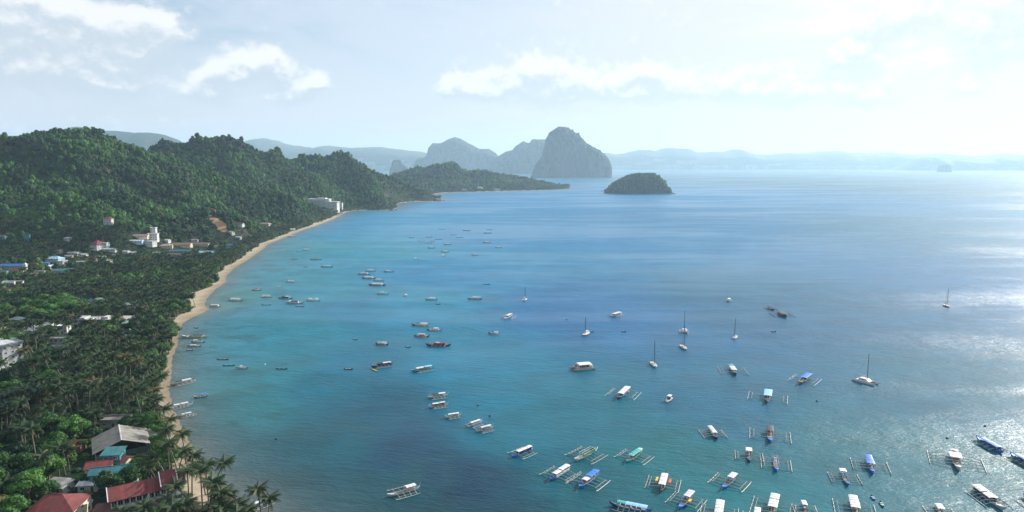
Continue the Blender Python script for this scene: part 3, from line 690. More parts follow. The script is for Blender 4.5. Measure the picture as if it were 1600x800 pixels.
house('house', 'cream house with a small bright red roof in the middle of the village', 144, 408, 11, 8, 1, 15, 'cream', 'red', 'gable', cor=22)
house('house', 'pale roof in a row right of the small bright red roof', 158, 405, 11, 6, 1, 3, 'palegrey', 'palegreen', 'gable', cor=20)
house('house', 'long silvery roof beyond the small bright red roof', 172, 393, 17, 6, 1, 0, 'grey', 'palegreen', 'gable', cor=20)
house('house', 'small white-roofed house right of the long silvery roof', 198, 396, 8, 6, 1, -10, 'white', 'white', 'gable', cor=20)
house('house', 'white house with a flat roof right of the tall red roof', 165, 387, 8, 7, 2, 0, 'white', 'white', 'flat', cor=20)
house('house', 'white house with a wide blue-grey roof at the top of the village cluster', 87, 411, 18, 11, 2, -8, 'lightblue', 'lightblue', 'hip', cor=20)
house('house', 'white house with a round-topped front below the wide blue-grey roof', 98, 415, 8, 7, 2, -12, 'white', 'white', 'flat', cor=16)
house('house', 'small white house with a gabled front left of the round-topped house', 80, 420, 7, 7, 1, 70, 'white', 'white', 'gable', cor=16)
house('house', 'yellowish shack roof above the round-topped white house', 108, 404, 8, 7, 1, 10, 'cream', 'thatch', 'gable', cor=16)
house('hall', 'long hall with a teal roof edged in white, slanting up to the right', 105, 427, 29, 9, 1, 24, 'palegrey', 'teal', 'gable', 2.2, cat='hall', cor=16, sth=3.6)
house('hall', 'long hall with a bright blue roof near the left edge', 24, 419, 32, 10, 1, 2, 'grey', 'blue', 'gable', 2, cat='hall', cor=16, sth=3.4)
house('bell_cupola', 'little white pointed cupola beside the bright blue hall roof', 40, 421, 3.4, 3.4, 2, 0, 'white', 'white', 'hip', 2.4, cat='cupola', win=False, ov=.3)
house('house', 'low dull red roof directly below the bright blue hall roof', 27, 426, 15, 8, 1, 2, 'beige', 'dullred', 'gable', cor=14)
house('house', 'small turquoise shed at the left edge below the blue hall', 6, 428, 8, 6, 1, 5, 'teal', 'teal', 'gable', cor=14)
house('house', 'beige low building right of the low dull red roof', 64, 428, 12, 7, 1, 0, 'beige', 'thatch', 'flat', cor=14)
house('house', 'white house with a mint green roof close to the left edge', 15, 446, 10, 8, 1, 14, 'white', 'palegreen', 'gable', cor=14)
house('house', 'dusty grey flat roof behind the mint green roof', 27, 444, 11, 8, 1, 22, 'grey', 'thatch', 'flat', .3, cor=14)
house('house', 'little house with a crimson roof over a white wall among palms', 36, 452, 6, 5, 1, 10, 'white', 'red', 'gable', cor=14)
house('house', 'faded red roof half hidden at the left edge below the mint roof', 12, 456, 9, 7, 1, -5, 'beige', 'dullred', 'gable', cor=14)
# white villa cluster
house('villa', 'white hillside villa tower with a box-shaped top storey', 240, 376, 13, 10, 3, 12, 'white', 'white', 'flat', cat='villa', cor=22, sth=3.3, keep=12)
house('villa', 'box-shaped white rooftop house behind the villa tower', 241, 369, 7, 6, 4, 4, 'white', 'white', 'flat', cat='villa', cor=5, sth=3.1)
house('villa', 'low white terraced house in front of the villa tower', 232, 384, 22, 9, 2, -14, 'white', 'white', 'flat', cat='villa', cor=22, keep=13)
house('villa', 'cream house with a long pinkish roof left of the villa tower', 219, 373, 25, 8, 1, 2, 'cream', 'pinkbrown', 'gable', cat='villa', cor=22)
house('house', 'pale blue-walled house below the long pinkish roof', 214, 380, 17, 7, 1, 4, 'lightblue', 'white', 'gable', cor=18)
house('house', 'small white house right of the villa tower', 262, 378, 7, 6, 1, -12, 'white', 'white', 'gable', cor=16)
# resort strip
house('lodge', 'brown-roofed lodge at the left end of the resort row', 260, 387, 17, 10, 1, 20, 'beige', 'pinkbrown', 'hip', cat='lodge', cor=18)
house('lodge', 'long brown and pink roofed lodge in the middle of the resort row', 282, 385, 32, 11, 1, 5, 'beige', 'brown', 'gable', cat='lodge', cor=18)
house('lodge', 'long brown-roofed lodge at the right end of the resort row', 312, 384, 34, 10, 1, -8, 'beige', 'brown', 'gable', cat='lodge', cor=18)
house('shelter', 'bright turquoise roofed shelter in front of the resort row', 283, 395, 30, 9, 1, 8, 'teal', 'teal', 'gable', cat='shelter', cor=18, sth=2.6)
house('house', 'low maroon roof below the bright turquoise shelter', 272, 401, 24, 7, 1, 0, 'beige', 'dullred', 'shed', 1.2, cor=14)
house('house', 'house with a pale striped roof over blue walls near the beach', 324, 398, 22, 10, 1, 6, 'navywall', 'lightblue', 'gable', cor=16)
house('shed', 'small bright blue roofed shed at the beach end of the village', 362, 386, 13, 7, 1, 8, 'white', 'blue', 'gable', cat='shed', cor=16)
house('house', 'pair of tiny white gables behind the resort row', 305, 379, 9, 6, 1, 10, 'white', 'white', 'gable', cor=10)
house('house', 'white house with a red-edged roof on the slope above the beach', 414, 352, 24, 11, 1, -14, 'white', 'pinkbrown', 'hip', cor=30)
house('house', 'dark red roof in the trees left of the white slope house', 374, 354, 15, 9, 1, -8, 'grey', 'dullred', 'gable', cor=22)
house('house', 'white shack just below the bare earth slope', 362, 366, 9, 6, 1, -30, 'white', 'white', 'gable', cor=16)
house('house', 'second white shack, lower down toward the beach from the bare slope', 373, 374, 9, 5, 1, -20, 'white', 'white', 'gable', cor=16)
house('beach_hut', 'small white hut beside the far sandy beach', 457, 361, 9, 6, 1, 35, 'white', 'white', 'gable', cat='hut', cor=12)
house('house', 'white house in the trees on the far headland, left one', 750, 295, 26, 14, 2, -10, 'white', 'white', 'hip', cor=60, keep=18)
house('house', 'white block with a flat roof by the water on the far headland', 777, 297.6, 27, 14, 3, 3, 'white', 'white', 'flat', cor=60, keep=20)
house('house', 'low grey roof on the far headland, farthest left of the three', 725, 297, 30, 12, 1, 0, 'palegrey', 'grey', 'gable', cor=60, keep=16)
# palm grove village
house('house', 'blue and white roofed house deep in the palm grove', 141, 476, 9, 7, 1, 12, 'white', 'blue', 'gable', cor=18)
house('rotunda', 'round building with a dark green domed roof in the palm grove', 155, 481, 10, 10, 2, 0, 'concrete', 'green', 'dome', 2.6, cat='rotunda', win=False, cor=18, ov=.3, sth=3.2)
house('house', 'small white-roofed house at the far right of the grove clearing', 205, 481, 9, 6, 1, -6, 'white', 'white', 'gable', cor=14)
house('house', 'long house with a white roof band and red ridge near the beach', 219, 507, 17, 9, 1, -4, 'darkwall', 'white', 'gable', cor=14)
house('house', 'pale two-storey house right of the concrete shell', 196, 516, 8, 7, 2, 8, 'palegrey', 'palegreen', 'hip', cor=12)
house('house', 'house with a red roof and cream gable below the concrete shell, left one', 139, 519, 11, 8, 1, 35, 'cream', 'red', 'gable', cor=12)
house('house', 'house with a red roof and cream gable below the concrete shell, right one', 157, 517, 13, 8, 1, -14, 'cream', 'red', 'gable', cor=12)
house('house', 'square white block with one dark window in the grove', 101, 521, 7, 6, 2, 4, 'white', 'white', 'flat', cor=14, wins=1)
house('house', 'white gabled roof, right one of the bright pair at the left', 60, 522, 14, 8, 1, -12, 'lightblue', 'white', 'gable', cor=14)
house('house', 'white roof, left one of the bright pair at the left', 43, 517, 13, 8, 1, -8, 'palegrey', 'white', 'hip', cor=12)
house('house', 'dull grey-blue roof behind the bright pair of white roofs', 71, 513, 11, 8, 1, 8, 'grey', 'grey', 'gable', cor=10)
house('house', 'long pale roof in the trees above the bright pair of white roofs', 29, 504, 10, 7, 1, -6, 'palegrey', 'palegreen', 'hip', cor=12)
house('house', 'house with a bright red roof at the left edge behind the white block', 2, 519, 12, 9, 2, -20, 'beige', 'red', 'hip', cor=10)
house('apartment_block', 'tall white apartment block with dark windows at the left edge', 10, 566, 18, 12, 4, -28, 'palegrey', 'white', 'flat', .9, cat='apartment block', cor=45, sth=3.2, keep=12)
house('house', 'grey and white house with a balcony above the dark roof in the grove', 93, 541, 10, 7, 2, 4, 'palegrey', 'grey', 'flat', cor=10)
house('house', 'wide dark slate roof in the grove', 97, 550, 14, 9, 1, 2, 'grey', 'darkgrey', 'gable', cor=8)
house('shed', 'plain white slanting sheet roof amid the palms', 96, 557, 11, 6, 1, 6, 'darkwall', 'white', 'shed', 1.4, cat='shed', cor=12)
house('house', 'tiny white roof peeking out, upper one of two in the trees', 193, 531, 6, 4, 1, 0, 'white', 'white', 'gable', cor=10, win=False)
house('house', 'tiny white roof peeking out, lower one of two in the trees', 203, 539, 6, 4, 1, 10, 'white', 'white', 'gable', cor=10, win=False)
house('house', 'white and teal house at the left edge below the apartment block', 1, 592, 8, 7, 2, 15, 'teal', 'white', 'gable', cor=10)
for q in SLIDE: KEEP.append((q[0], q[1], 3.5, 45))
for k, (px, py, w_, rt, wl, rf, lab) in enumerate([(112, 399, 8, 12, 'grey', 'grey', 'small rusty grey roof among the village trees, above the round-topped house'), (93, 396, 7, -12, 'beige', 'brown', 'small brown roof at the upper edge of the village cluster'),
   (183, 402, 10, 5, 'palegrey', 'darkgrey', 'low dark roof right of the pale roof row'), (170, 411, 8, -8, 'beige', 'thatch', 'thatched shack below the pale roof row'), (72, 415, 7, 30, 'grey', 'blue', 'tiny blue roof left of the round-topped house'),
   (208, 398, 9, 0, 'palegrey', 'grey', 'grey roof left of the brown lodge'), (127, 413, 9, 18, 'grey', 'grey', 'grey roof right of the long teal hall'), (52, 433, 8, -10, 'beige', 'brown', 'brown shack below the beige low building'),
   (245, 398, 9, 4, 'palegrey', 'thatch', 'straw coloured roof left of the low maroon roof'), (338, 388, 9, 10, 'grey', 'darkgrey', 'dark roof between the striped roof and the blue shed'), (108, 499, 7, 12, 'beige', 'brown', 'small brown roof left of the concrete shell'), (84, 520, 7, -8, 'palegrey', 'darkgrey', 'dark roof between the bright white pair and the square block')]):
    house('shack', lab, px, py, w_, 5.5, 1, rt, wl, rf, ('gable', 'shed')[k % 2], 1.2, cat='shack', cor=12, land='the village shacks')
# --- unfinished concrete shell: floors and columns
g = ground(163, 510); sh_ = thing('concrete_shell', 'long unfinished two-storey concrete building of bare columns and floors', 'building', g, R(2)); Lc = 41
for k in range(3): MB().box(-Lc/2, Lc/2, -7, 7, k*3.4-.15, k*3.4+.15).obj('floor_slab', M('concrete'), sh_)
cm_ = MB().box(-.25, .25, -.25, .25, .15, 3.25).mesh('column', M('concrete'))
for k in range(2):
    for i in range(10):
        for yy in (-6.5, 6.5): link('column', cm_, sh_, (-Lc/2+.5+i*(Lc-1)/9, yy, k*3.4+.002))
MB().box(-Lc/2+.3, Lc/2-.3, 0, .2, .15, 3.25).box(-Lc/2+.3, Lc/2-.3, 0, .2, 3.55, 6.65).obj('back_wall', M('darkwall'), sh_)
MB().box(-Lc/2+1, -Lc/2+9, -6, 3, 6.95, 8.2).box(2, 6, -5, 2, 6.95, 8.6).obj('roof_hut', M('palegrey'), sh_)
MB().box(10, 15, -5, 1, 6.95, 8.1).obj('roof_tarp', MR('red'), sh_)
for i in range(4): MB().box(-6+i*2.2, -5.2+i*2.2, -5.5+i*.4, -4, 6.95, 7.8+i*.2).obj('stacked_load', M(['lightblue', 'white', 'grey', 'wood'][i]), sh_)
KEEP.append((g[0], g[1], 12, 16)); KEEP.append((g[0]-14, g[1], 10, 14)); KEEP.append((g[0]+14, g[1], 10, 14)); LANDMARKS.append((g[0], g[1], 'the bare concrete building'))

# --- white hotel on the point
g = ground(506, 325); ho_ = thing('hotel', 'long white four-storey hotel on the wooded point above the beach', 'hotel', (g[0], g[1], g[2]+2), R(-7)); LANDMARKS.append((g[0], g[1], 'the long white hotel'))
MB().box(-42, 18, -9, 9, -16, 21).obj('wall', M('white'), ho_); MB().box(-43, 19, -10, 10, 21.0, 22.0).obj('roof', MR('white'), ho_)
MB().box(6, 42, -14, 4, -16, 14).obj('wall', M('white'), ho_)['label'] = 'lower right wing'; MB().box(5, 44, -15, 5, 14.0, 15.0).obj('roof', MR('white'), ho_)
MB().box(-14, 8, -7, 7, 22, 24.5).obj('rooftop_house', M('white'), ho_); MB().box(19.1, 30, -8, -1, 18.5, 19.2).obj('terrace', MR('pinkbrown'), ho_)
for k in range(6): MB().box(-38+k*4.5, -36.6+k*4.5, -3, -1.6, 22, 23.4).obj('water_tank', M('palegrey'), ho_)
for f_ in range(4):
    for i in range(14):
        add_window(ho_, -40+i*3.6, -9, 1.5+f_*5, 0, 2.0, 2.7)
        if i < 13: MB().box(-41.2+i*3.6, -38.8+i*3.6, -10.2, -9.0, -.7+f_*5, -.4+f_*5).obj('balcony', M('palegrey'), ho_)
for f_ in range(3):
    for i in range(10): add_window(ho_, 8.5+i*3.4, -14, 1.5+f_*4.6, 0, 1.9, 2.4)
for f_ in range(3):
    for i in range(2): add_window(ho_, 42, -10+i*6, 1.5+f_*5, math.pi/2, 1.8, 2.5)
KEEP += [(g[0]-30, g[1], 14, -25), (g[0], g[1], 16, -25), (g[0]+28, g[1], 17, -25)]
g = ground(533.5, 327); 
house('stair_tower', 'slim white stacked tower beside the hotel above the beach end', 533, 331.5, 7, 8, 4, -5, 'white', 'white', 'flat', .6, cat='tower', loc=(g[0], g[1], g[2]), sth=4.2, cor=30, keep=8)
house('beach_hut', 'small white boathouse where the beach meets the hotel point', 533.5, 334, 8, 6, 1, 10, 'white', 'pinkbrown', 'gable', cat='boathouse', cor=20)

# --- big grey-roofed hall near the beach
b0 = at(190, 688, 9.5); b1 = at(186, 666, 9.5); e0 = at(174, 698, 5.5); ang = math.atan2(b1[1]-b0[1], b1[0]-b0[0])
def _hall():
    Lr = math.hypot(b1[0]-b0[0], b1[1]-b0[1]); c = (b0+b1)/2; W = 21
    o = thing('open_hall', 'large open hall with a weathered grey gabled roof by the beach', 'hall', (c[0], c[1], hz(c[0], c[1])), ang); z0 = -o.location.z
    roof_shape('gable', Lr, W, 5.6+z0, 4.2, .8, .2).obj('roof', MR('thatch'), o)
    MB().box(-Lr/2-.8, Lr/2+.8, -.25, .25, 9.9+z0, 10.1+z0).obj('ridge_cap', MR('white'), o)
    pm = MB().box(-.2, .2, -.2, .2, -1, 5.5+z0).mesh('post', M('concrete'))
    for i in range(5):
        for s in (-1, 1): link('post', pm, o, (-Lr/2+.4+i*(Lr-.8)/4, s*(W/2-.4), 0))
    MB().box(-Lr/2+.3, -Lr/2+.55, -W/2+.6, W/2-.6, -1, 4.5+z0).obj('wall', M('darkwall'), o)
    # side roof that leans toward the beach
    s_ = roof_shape('shed', Lr*.9, 9, 4.6+z0, 1.6, .5, .18).obj('side_roof', MR('thatch'), o); s_.rotation_euler = (0, 0, math.pi); s_.location = (2, -W/2-4.0, 0)
    KEEP.append((c[0], c[1], 14, 16)); LANDMARKS.append((c[0], c[1], 'the large grey-roofed hall'))
_hall()
house('terrace_house', 'weathered building with a carved balustrade behind the grey hall roof', 181, 666, 12, 6, 1, 9, 'concrete', 'thatch', 'flat', .9, cat='building', cor=2, sth=3.3)
house('tarp_shelter', 'low shelter covered in red and blue tarpaulin among the trees', 116, 704, 8, 5, 1, 5, 'wood', 'dullred', 'shed', .8, cat='shelter', cor=14, win=False)
house('shed', 'small crimson gabled roof left of the teal roof', 158, 748, 9, 7, 2, 18, 'white', 'red', 'gable', cat='house', cor=8)
house('house', 'long low house with a teal roof behind the red-roofed hotel', 178, 757, 15, 7, 2, 14, 'teal', 'teal', 'gable', cor=5)
house('house', 'tall teal-sided house behind the teal roof', 180, 738, 7, 6, 3, 8, 'teal', 'teal', 'shed', 1, cor=8)
house('house', 'small pale house with a porch right of the tall teal-sided house', 194, 738, 6, 5, 2, -10, 'beige', 'dullred', 'gable', cor=8)
house('shed', 'rusty corrugated roof in the yard left of the crimson gable', 92, 768, 9, 6, 1, -8, 'grey', 'grey', 'shed', .8, cat='shed', cor=8)
house('shed', 'grey corrugated roof on the yard edge left of the big red roof', 141, 766, 7, 5, 1, 10, 'grey', 'white', 'shed', .7, cat='shed', cor=8)
house('shed', 'dark grey corrugated roof between the teal roof and the big red roof', 196, 762, 9, 5, 1, 14, 'grey', 'grey', 'gable', cat='shed', cor=4)
house('house', 'house with a bright red hipped roof at the bottom left', 94, 812, 16, 13, 2, 6, 'cream', 'red', 'hip', 3.6, cor=5, keep=11)
house('porch', 'faded red porch roof at the foot of the big red roof', 170, 806, 9, 8, 1, 15, 'beige', 'dullred', 'hip', 2, cat='porch', cor=6)

# --- red-roofed hotel at the bottom
def _lodge():
    A = at(170, 787, 8.0); B = at(288, 757, 8.6); ang = math.atan2(B[1]-A[1], B[0]-A[0]); Lt = math.hypot(B[0]-A[0], B[1]-A[1]); c = (A+B)/2
    nrm = np.array([-math.sin(ang), math.cos(ang)]); D = 9.5; cx, cy_ = c[0]+nrm[0]*D/2, c[1]+nrm[1]*D/2; gz = 2.2
    o = thing('beach_hotel', 'long red-roofed hotel with white gable edges and dark balconies at the bottom', 'hotel', (cx, cy_, gz), ang)
    w1 = Lt*.68; x0 = -Lt/2; xs_ = x0+w1; x1 = Lt/2
    MB().box(x0+.6, xs_, -D/2+1.6, D/2, -2, 6.2).obj('wall', M('navywall'), o); MB().box(xs_+.003, x1-.6, -D/2+1.2, D/2+.4, -2, 7.6).obj('wall', M('palegrey'), o)
    r1 = roof_shape('gable', w1-.6, D, 6.2, 3.4, .5, .2).obj('roof', MR('red'), o); r1.location = (x0+w1/2, 0, 0)
    r2 = roof_shape('gable', (x1-xs_)*.72, D+1.2, 7.6, 3.7, .4, .2).obj('roof', MR('red'), o); r2.location = (xs_+(x1-xs_)*.36, 0, 0)
    r3 = roof_shape('gable', (x1-xs_)*.34, D+.4, 6.9, 3.2, .3, .2).obj('roof', MR('red'), o); r3.location = (x1-(x1-xs_)*.12, 0, 0)
    for (xx, zz, hh, dd) in ((x0-.25, 6.2, 3.4, D/2+.5), (xs_+.0, 7.6, 3.7, D/2+1.0), (xs_+(x1-xs_)*.72+.1, 7.6, 3.7, D/2+1.0)):   # white barge boards
        for s in (-1, 1): MB().poly([(xx-.15, s*dd, zz+.15), (xx+.15, s*dd, zz+.15), (xx+.15, 0, zz+hh+.15), (xx-.15, 0, zz+hh+.15), (xx-.15, s*dd, zz+.5), (xx+.15, s*dd, zz+.5), (xx+.15, 0, zz+hh+.5), (xx-.15, 0, zz+hh+.5)], [(0,1,2,3),(4,7,6,5),(0,4,5,1),(1,5,6,2),(2,6,7,3),(3,7,4,0)]).obj('barge_board', M_TRIM, o)
    bal = MB().box(-1, 1, 0, .08, 0, .9).mesh('balcony_rail', M_TRIM); dk = M('darkwall')
    for k, z in enumerate((0.2, 3.2)):
        MB().box(x0+.6, xs_-.05, -D/2-.2, -D/2+1.6, z-.2, z).obj('balcony', M('palegrey'), o)
        n = 8
        for i in range(n):
            xx = x0+.6+(i+.5)*(w1-.7)/n; r = link('balcony_rail', bal, o, (xx, -D/2-.15, z)); r.scale = ((w1-.7)/n*.36, 1, 1)
            add_window(o, xx, -D/2+1.6, z+1.5, 0, 1.5, 2.0)
        pmz = MB().box(-.12, .12, -.12, .12, 0, 2.8).mesh('post', M_TRIM)
        for i in range(n+1): link('post', pmz, o, (x0+.7+i*(w1-.9)/n, -D/2-.0, z))
    for k, z in enumerate((.4, 3.4)):
        MB().box(xs_+.2, x1-.7, -D/2-.6, -D/2+1.2, z-.2, z).obj('balcony', M('white'), o)
        for i in range(4):
            xx = xs_+(i+.5)*(x1-xs_-.6)/4; r = link('balcony_rail', bal, o, (xx, -D/2-.55, z)); r.scale = ((x1-xs_)/4*.47, 1, 1); add_window(o, xx, -D/2+1.2, z+1.6, 0, 1.5, 1.8)
        add_window(o, x1-.6, -1.5, z+1.6, math.pi/2, 1.3, 1.5); add_window(o, x1-.6, 2, z+1.6, math.pi/2, 1.3, 1.5)
    MB().box(xs_-7, xs_+1, -D/2-2.6, -D/2-.7, 2.6, 2.8).obj('porch_roof', MR('dullred'), o)
    MB().box(xs_-1, x1, -D/2-3.4, -D/2-1.2, 1.5, 1.7).obj('terrace_roof', MR('lightblue'), o)
    for i in range(0, 6): KEEP.append((cx+math.cos(ang)*(i/5-.5)*Lt, cy_+math.sin(ang)*(i/5-.5)*Lt, 7.5, -17))
    LANDMARKS.append((cx, cy_, 'the long red-roofed hotel')); LANDMARKS.append((B[0], B[1], 'the beach end of the red-roofed hotel'))
_lodge()
# yard with two parked vehicles
def car(px, py, rz, body, label, van=False):
    g = ground(px, py); o = thing('parked_van' if van else 'parked_car', label, 'van' if van else 'car', (g[0], g[1], g[2]+.05), R(rz)); h = 1.9 if van else 1.45
    pr = [(-2.2, .35), (-2.25, .9), (-1.9, 1.0 if not van else h-.1), (-1.3, h), (.7, h), (1.35, 1.0), (2.1, .85), (2.2, .35)]
    mb = MB(); n = len(pr); mb.poly([(x, -.85, z) for x, z in pr]+[(x, .85, z) for x, z in pr], [tuple(range(n)), tuple(range(2*n-1, n-1, -1))]+[(i, i+n, (i+1) % n+n, (i+1) % n) for i in range(n)])
    mb.obj('body', body, o)
    for s in (-1, 1): MB().box(-1.3, .8, s*.86-.01, s*.86+.01, .98, h-.12).obj('window', M_GLASS, o)
    MB().poly([(.78, -.7, h-.06), (.78, .7, h-.06), (1.34, .7, 1.06), (1.34, -.7, 1.06)], [(0, 1, 2, 3)]).obj('windscreen', M_GLASS, o)
    for x in (-1.4, 1.35):
        for s in (-1, 1): MB().tube([(x, s*.72, .33), (x, s*.9, .33)], .33, 10).obj('wheel', mat('tyre', (.02, .02, .02), .9), o)
    KEEP.append((g[0], g[1], 5, 8))
car(122, 792, 30, mat('paint_navy', (.03, .06, .13), .3), 'dark blue car parked in the yard left of the big red roof')
car(135, 787, 20, mat('paint_pale', (.42, .52, .62), .35), 'pale blue van parked in the yard beside the dark car', True)
LANDMARKS += [(*at(250, 640, 8)[:2], 'the three outrigger boats against the beach'), (*at(255, 580, 8)[:2], 'the sand of the near bend'), (*at(60, 640, 8)[:2], 'the dark middle of the grove'), (*at(130, 620, 8)[:2], 'the tall palms in mid-grove'),
  (*at(40, 740, 8)[:2], 'the bottom left corner'), (*at(100, 680, 8)[:2], 'the clearing left of the grey hall'), (*at(230, 540, 8)[:2], 'the widest near sand'), (*at(300, 450, 8)[:2], 'the sand spit'), (*at(30, 690, 8)[:2], 'the lower left edge of the wood'), (*at(240, 460, 8)[:2], 'the palm stand behind the sand spit')]

# ---------------------------------------------------------------- plant the trees
def jgrid(x0, x1, y0, y1, s):
    gx = np.arange(x0, x1, s); gy = np.arange(y0, y1, s); X, Y = np.meshgrid(gx, gy)
    return (X+rng.uniform(-.48, .48, X.shape)*s).ravel(), (Y+rng.uniform(-.48, .48, X.shape)*s).ravel()
def keep_mask(x, y, extra=0.0, cor_test=False):
    ok = np.ones(x.shape, bool)
    for kx, ky, r, cor in KEEP:
        ok &= np.hypot(x-kx, y-ky) > r+extra
        if not cor_test: continue
        d = math.hypot(kx, ky); ux, uy = -kx/d, -ky/d; s = (x-kx)*ux+(y-ky)*uy; cor = -cor if cor < 0 else max(cor, (7.5 if d > 750 else 3.6 if d > 450 else 2.4)*d/CAMH); q = np.abs((x-kx)*uy-(y-ky)*ux)
        ok &= ~((s > 0) & (s < cor+r) & (q < r*.8))
    return ok
# horizon test: drop what the hills hide completely
_az = np.linspace(-62, 12, 400); _yy = np.geomspace(200, 3900, 260)
_A, _Y = np.meshgrid(_az, _yy, indexing='ij'); _X = _Y*np.tan(np.radians(_A)); _D = shore_d(_X, _Y); _H = np.where(_D > 0, height(_X, _Y, _D)+6, 0)
_E = (_H-CAMH)/np.hypot(_X, _Y); _C = np.maximum.accumulate(_E, axis=1)
def visible(x, y, z, top=16):
    a = np.degrees(np.arctan2(x, y)); ia = np.clip(((a+62)/74*399).round().astype(int), 0, 399); iy = np.clip(np.searchsorted(_yy, y-45)-1, 0, 259)
    return (z+top-CAMH)/np.hypot(x, y) > _C[ia, iy]-.004
def land_pts(x0, x1, y0, y1, s, margin=0.0):
    x, y = jgrid(x0, x1, y0, y1, s); px, _ = project(np.stack([x, y, x*0+10], -1)); k = (px > -150) & (px < 960); x, y = x[k], y[k]
    d = shore_d(x, y); k = d > 0; x, y, d = x[k], y[k], d[k]; k = d > beach_w(x, y)+margin; x, y, d = x[k], y[k], d[k]
    k = keep_mask(x, y); x, y, d = x[k], y[k], d[k]; z = height(x, y, d); return x, y, z, d
def nearest_mark(x, y):
    b = min(LANDMARKS, key=lambda q: math.hypot(q[0]-x, q[1]-y)); dx, dy = x-b[0], y-b[1]
    return ('left of ' if dx < 0 else 'right of ') + b[2] if abs(dx) > abs(dy)*.7 else ('behind ' if dy > 0 else 'in front of ') + b[2]

# foreground palms that can be told apart: (px, py of the crown, trunk height, which trunk, label)
HERO = [(350,718,15,3,'single coconut palm standing out alone over the shallow water'), (402,757,14,1,'coconut palm behind the white and teal boat, crown above its stern'),
 (420,771,11,2,'lower coconut palm right beside the white and teal boat at the shore'), (313,733,17,0,'full coconut palm at the beach edge, left of the lone palm'),
 (331,748,16,1,'coconut palm leaning out just below and left of the lone palm'), (343,768,15,2,'shaggy coconut palm on the beach right of the red-roofed hotel'),
 (372,784,12,3,'dark coconut palm at the bottom edge, nearest the waterline'), (283,672,15,1,'coconut palm highest on the beach above the clump of three'),
 (262,690,17,0,'coconut palm at the left of the clump over the beach sand'), (287,703,17,3,'coconut palm with long leaning trunk over the bare sand'),
 (306,722,14,2,'short coconut palm tucked behind the full beach-edge palm'), (352,790,13,0,'dark coconut palm at the bottom edge, left of the nearest one')]
def make_palm(loc, h, k, rz, label, group, fronds, seed):
    o = thing('coconut_palm', label, 'palm tree', loc, rz, group); tm, top = PALM_TRUNKS[k % 4]; s = h/PH
    t = link('trunk', tm, o); t.scale = (s, s, s)
    if fronds:
        for fm, M in frond_set(seed):
            f = link('frond', fm, o); f.matrix_local = Matrix.Translation(Vector(top)*s) @ M
    else:
        c = link('crown', PALM_CROWNS[seed % 4], o); c.location = Vector(top)*s; c.rotation_euler = (0, 0, seed*1.7)
    return o
hero_xy = []
for i, (px, py, h, k, lab) in enumerate(HERO):
    p = at(px, py, h+2); rz = random.uniform(0, 6.28)
    top = PALM_TRUNKS[k][1]; s = h/PH; ox = (top[0]*math.cos(rz)-top[1]*math.sin(rz))*s; oy = (top[0]*math.sin(rz)+top[1]*math.cos(rz))*s
    x, y = p[0]-ox, p[1]-oy; g_ = max(hz(x, y), -.2); make_palm((x, y, g_), h, k, rz, lab, None, True, 60+i); hero_xy.append((x, y))
    KEEP.append((x, y, 3.2, 7))

low_ = lambda x, y: ~keep_mask(x, y, 0, True)
for i, (px, py, h, k) in enumerate([(296,712,16,1), (322,722,15,0), (318,758,15,2), (336,780,13,1), (304,748,16,3), (292,735,15,0), (362,770,12,1), (325,790,13,2), (385,792,10,0), (312,775,13,3), (274,684,15,2), (268,665,15,1)]):
    p = at(px, py, h+2); make_palm((p[0], p[1], max(hz(p[0], p[1]), -.2)), h, k, i*1.3, 'one of the coconut palms crowded along the bottom beach', 'coconut palms crowded along the bottom beach', True, 90+i); KEEP.append((p[0], p[1], 2.4, -3))
# near wood: every tree a thing of its own
x, y, z, d = land_pts(-1000, 60, 150, 1000, 7.3, 1.0)
n1 = fbm(x/55+3, y/70, 3); palmy = n1+rng.random(len(x))*.35 > .62
px, py = project(np.stack([x, y, z+8], -1)); inf = (px > -25) & (px < 640) & (py < 830) & (py > 0)
lowt = low_(x, y); inf &= ~lowt; order = np.argsort(np.hypot(x, y)+np.where(inf, 0, 1e5)); cnt = [0, 0]; rest = np.ones(len(x), bool)
SIZE = ['small', 'tall', 'broad', 'round', 'low']
for i in order:
    if not inf[i]: break
    pm = int(palmy[i])
    if cnt[pm] >= (268, 270)[pm]: continue
    if visible(x[i:i+1], y[i:i+1], z[i:i+1])[0] == False: continue
    cnt[pm] += 1; rest[i] = False; mk = nearest_mark(x[i], y[i])
    if pm:
        h = random.uniform(8.5, 18.5); make_palm((x[i], y[i], z[i]-.2), h, random.randrange(4), random.uniform(0, 6.28), ('tall' if h > 15 else 'short' if h < 11.5 else 'middling')+' coconut palm '+mk, 'coconut palms of the near grove', cnt[1] <= 34, random.randrange(1000))
    else:
        k = random.randrange(5); cm, tm, rad, tp = NEAR_TREES[k]; s = random.uniform(.72, 1.12)
        o = thing('broadleaf_tree', ('dense round', 'wide spreading', 'compact', 'high domed', 'small bushy')[k]+' broadleaf tree '+mk, 'tree', (x[i], y[i], z[i]-.3), random.uniform(0, 6.28), 'broadleaf trees of the near wood')
        o.scale = (s, s, s*random.uniform(.85, 1.15)); link('trunk', tm, o); link('crown', cm, o)
print('near trees', cnt)
X_, Y_, Z_, I_, S_, T_ = [x[rest]], [y[rest]], [z[rest]], [np.where(palmy[rest], NB+rng.integers(0, NP, rest.sum()), rng.integers(0, NB, rest.sum()))], [rng.uniform(.75, 1.15, rest.sum())*np.where(lowt[rest], .38, 1)], [rng.uniform(.8, 1.15, rest.sum())]
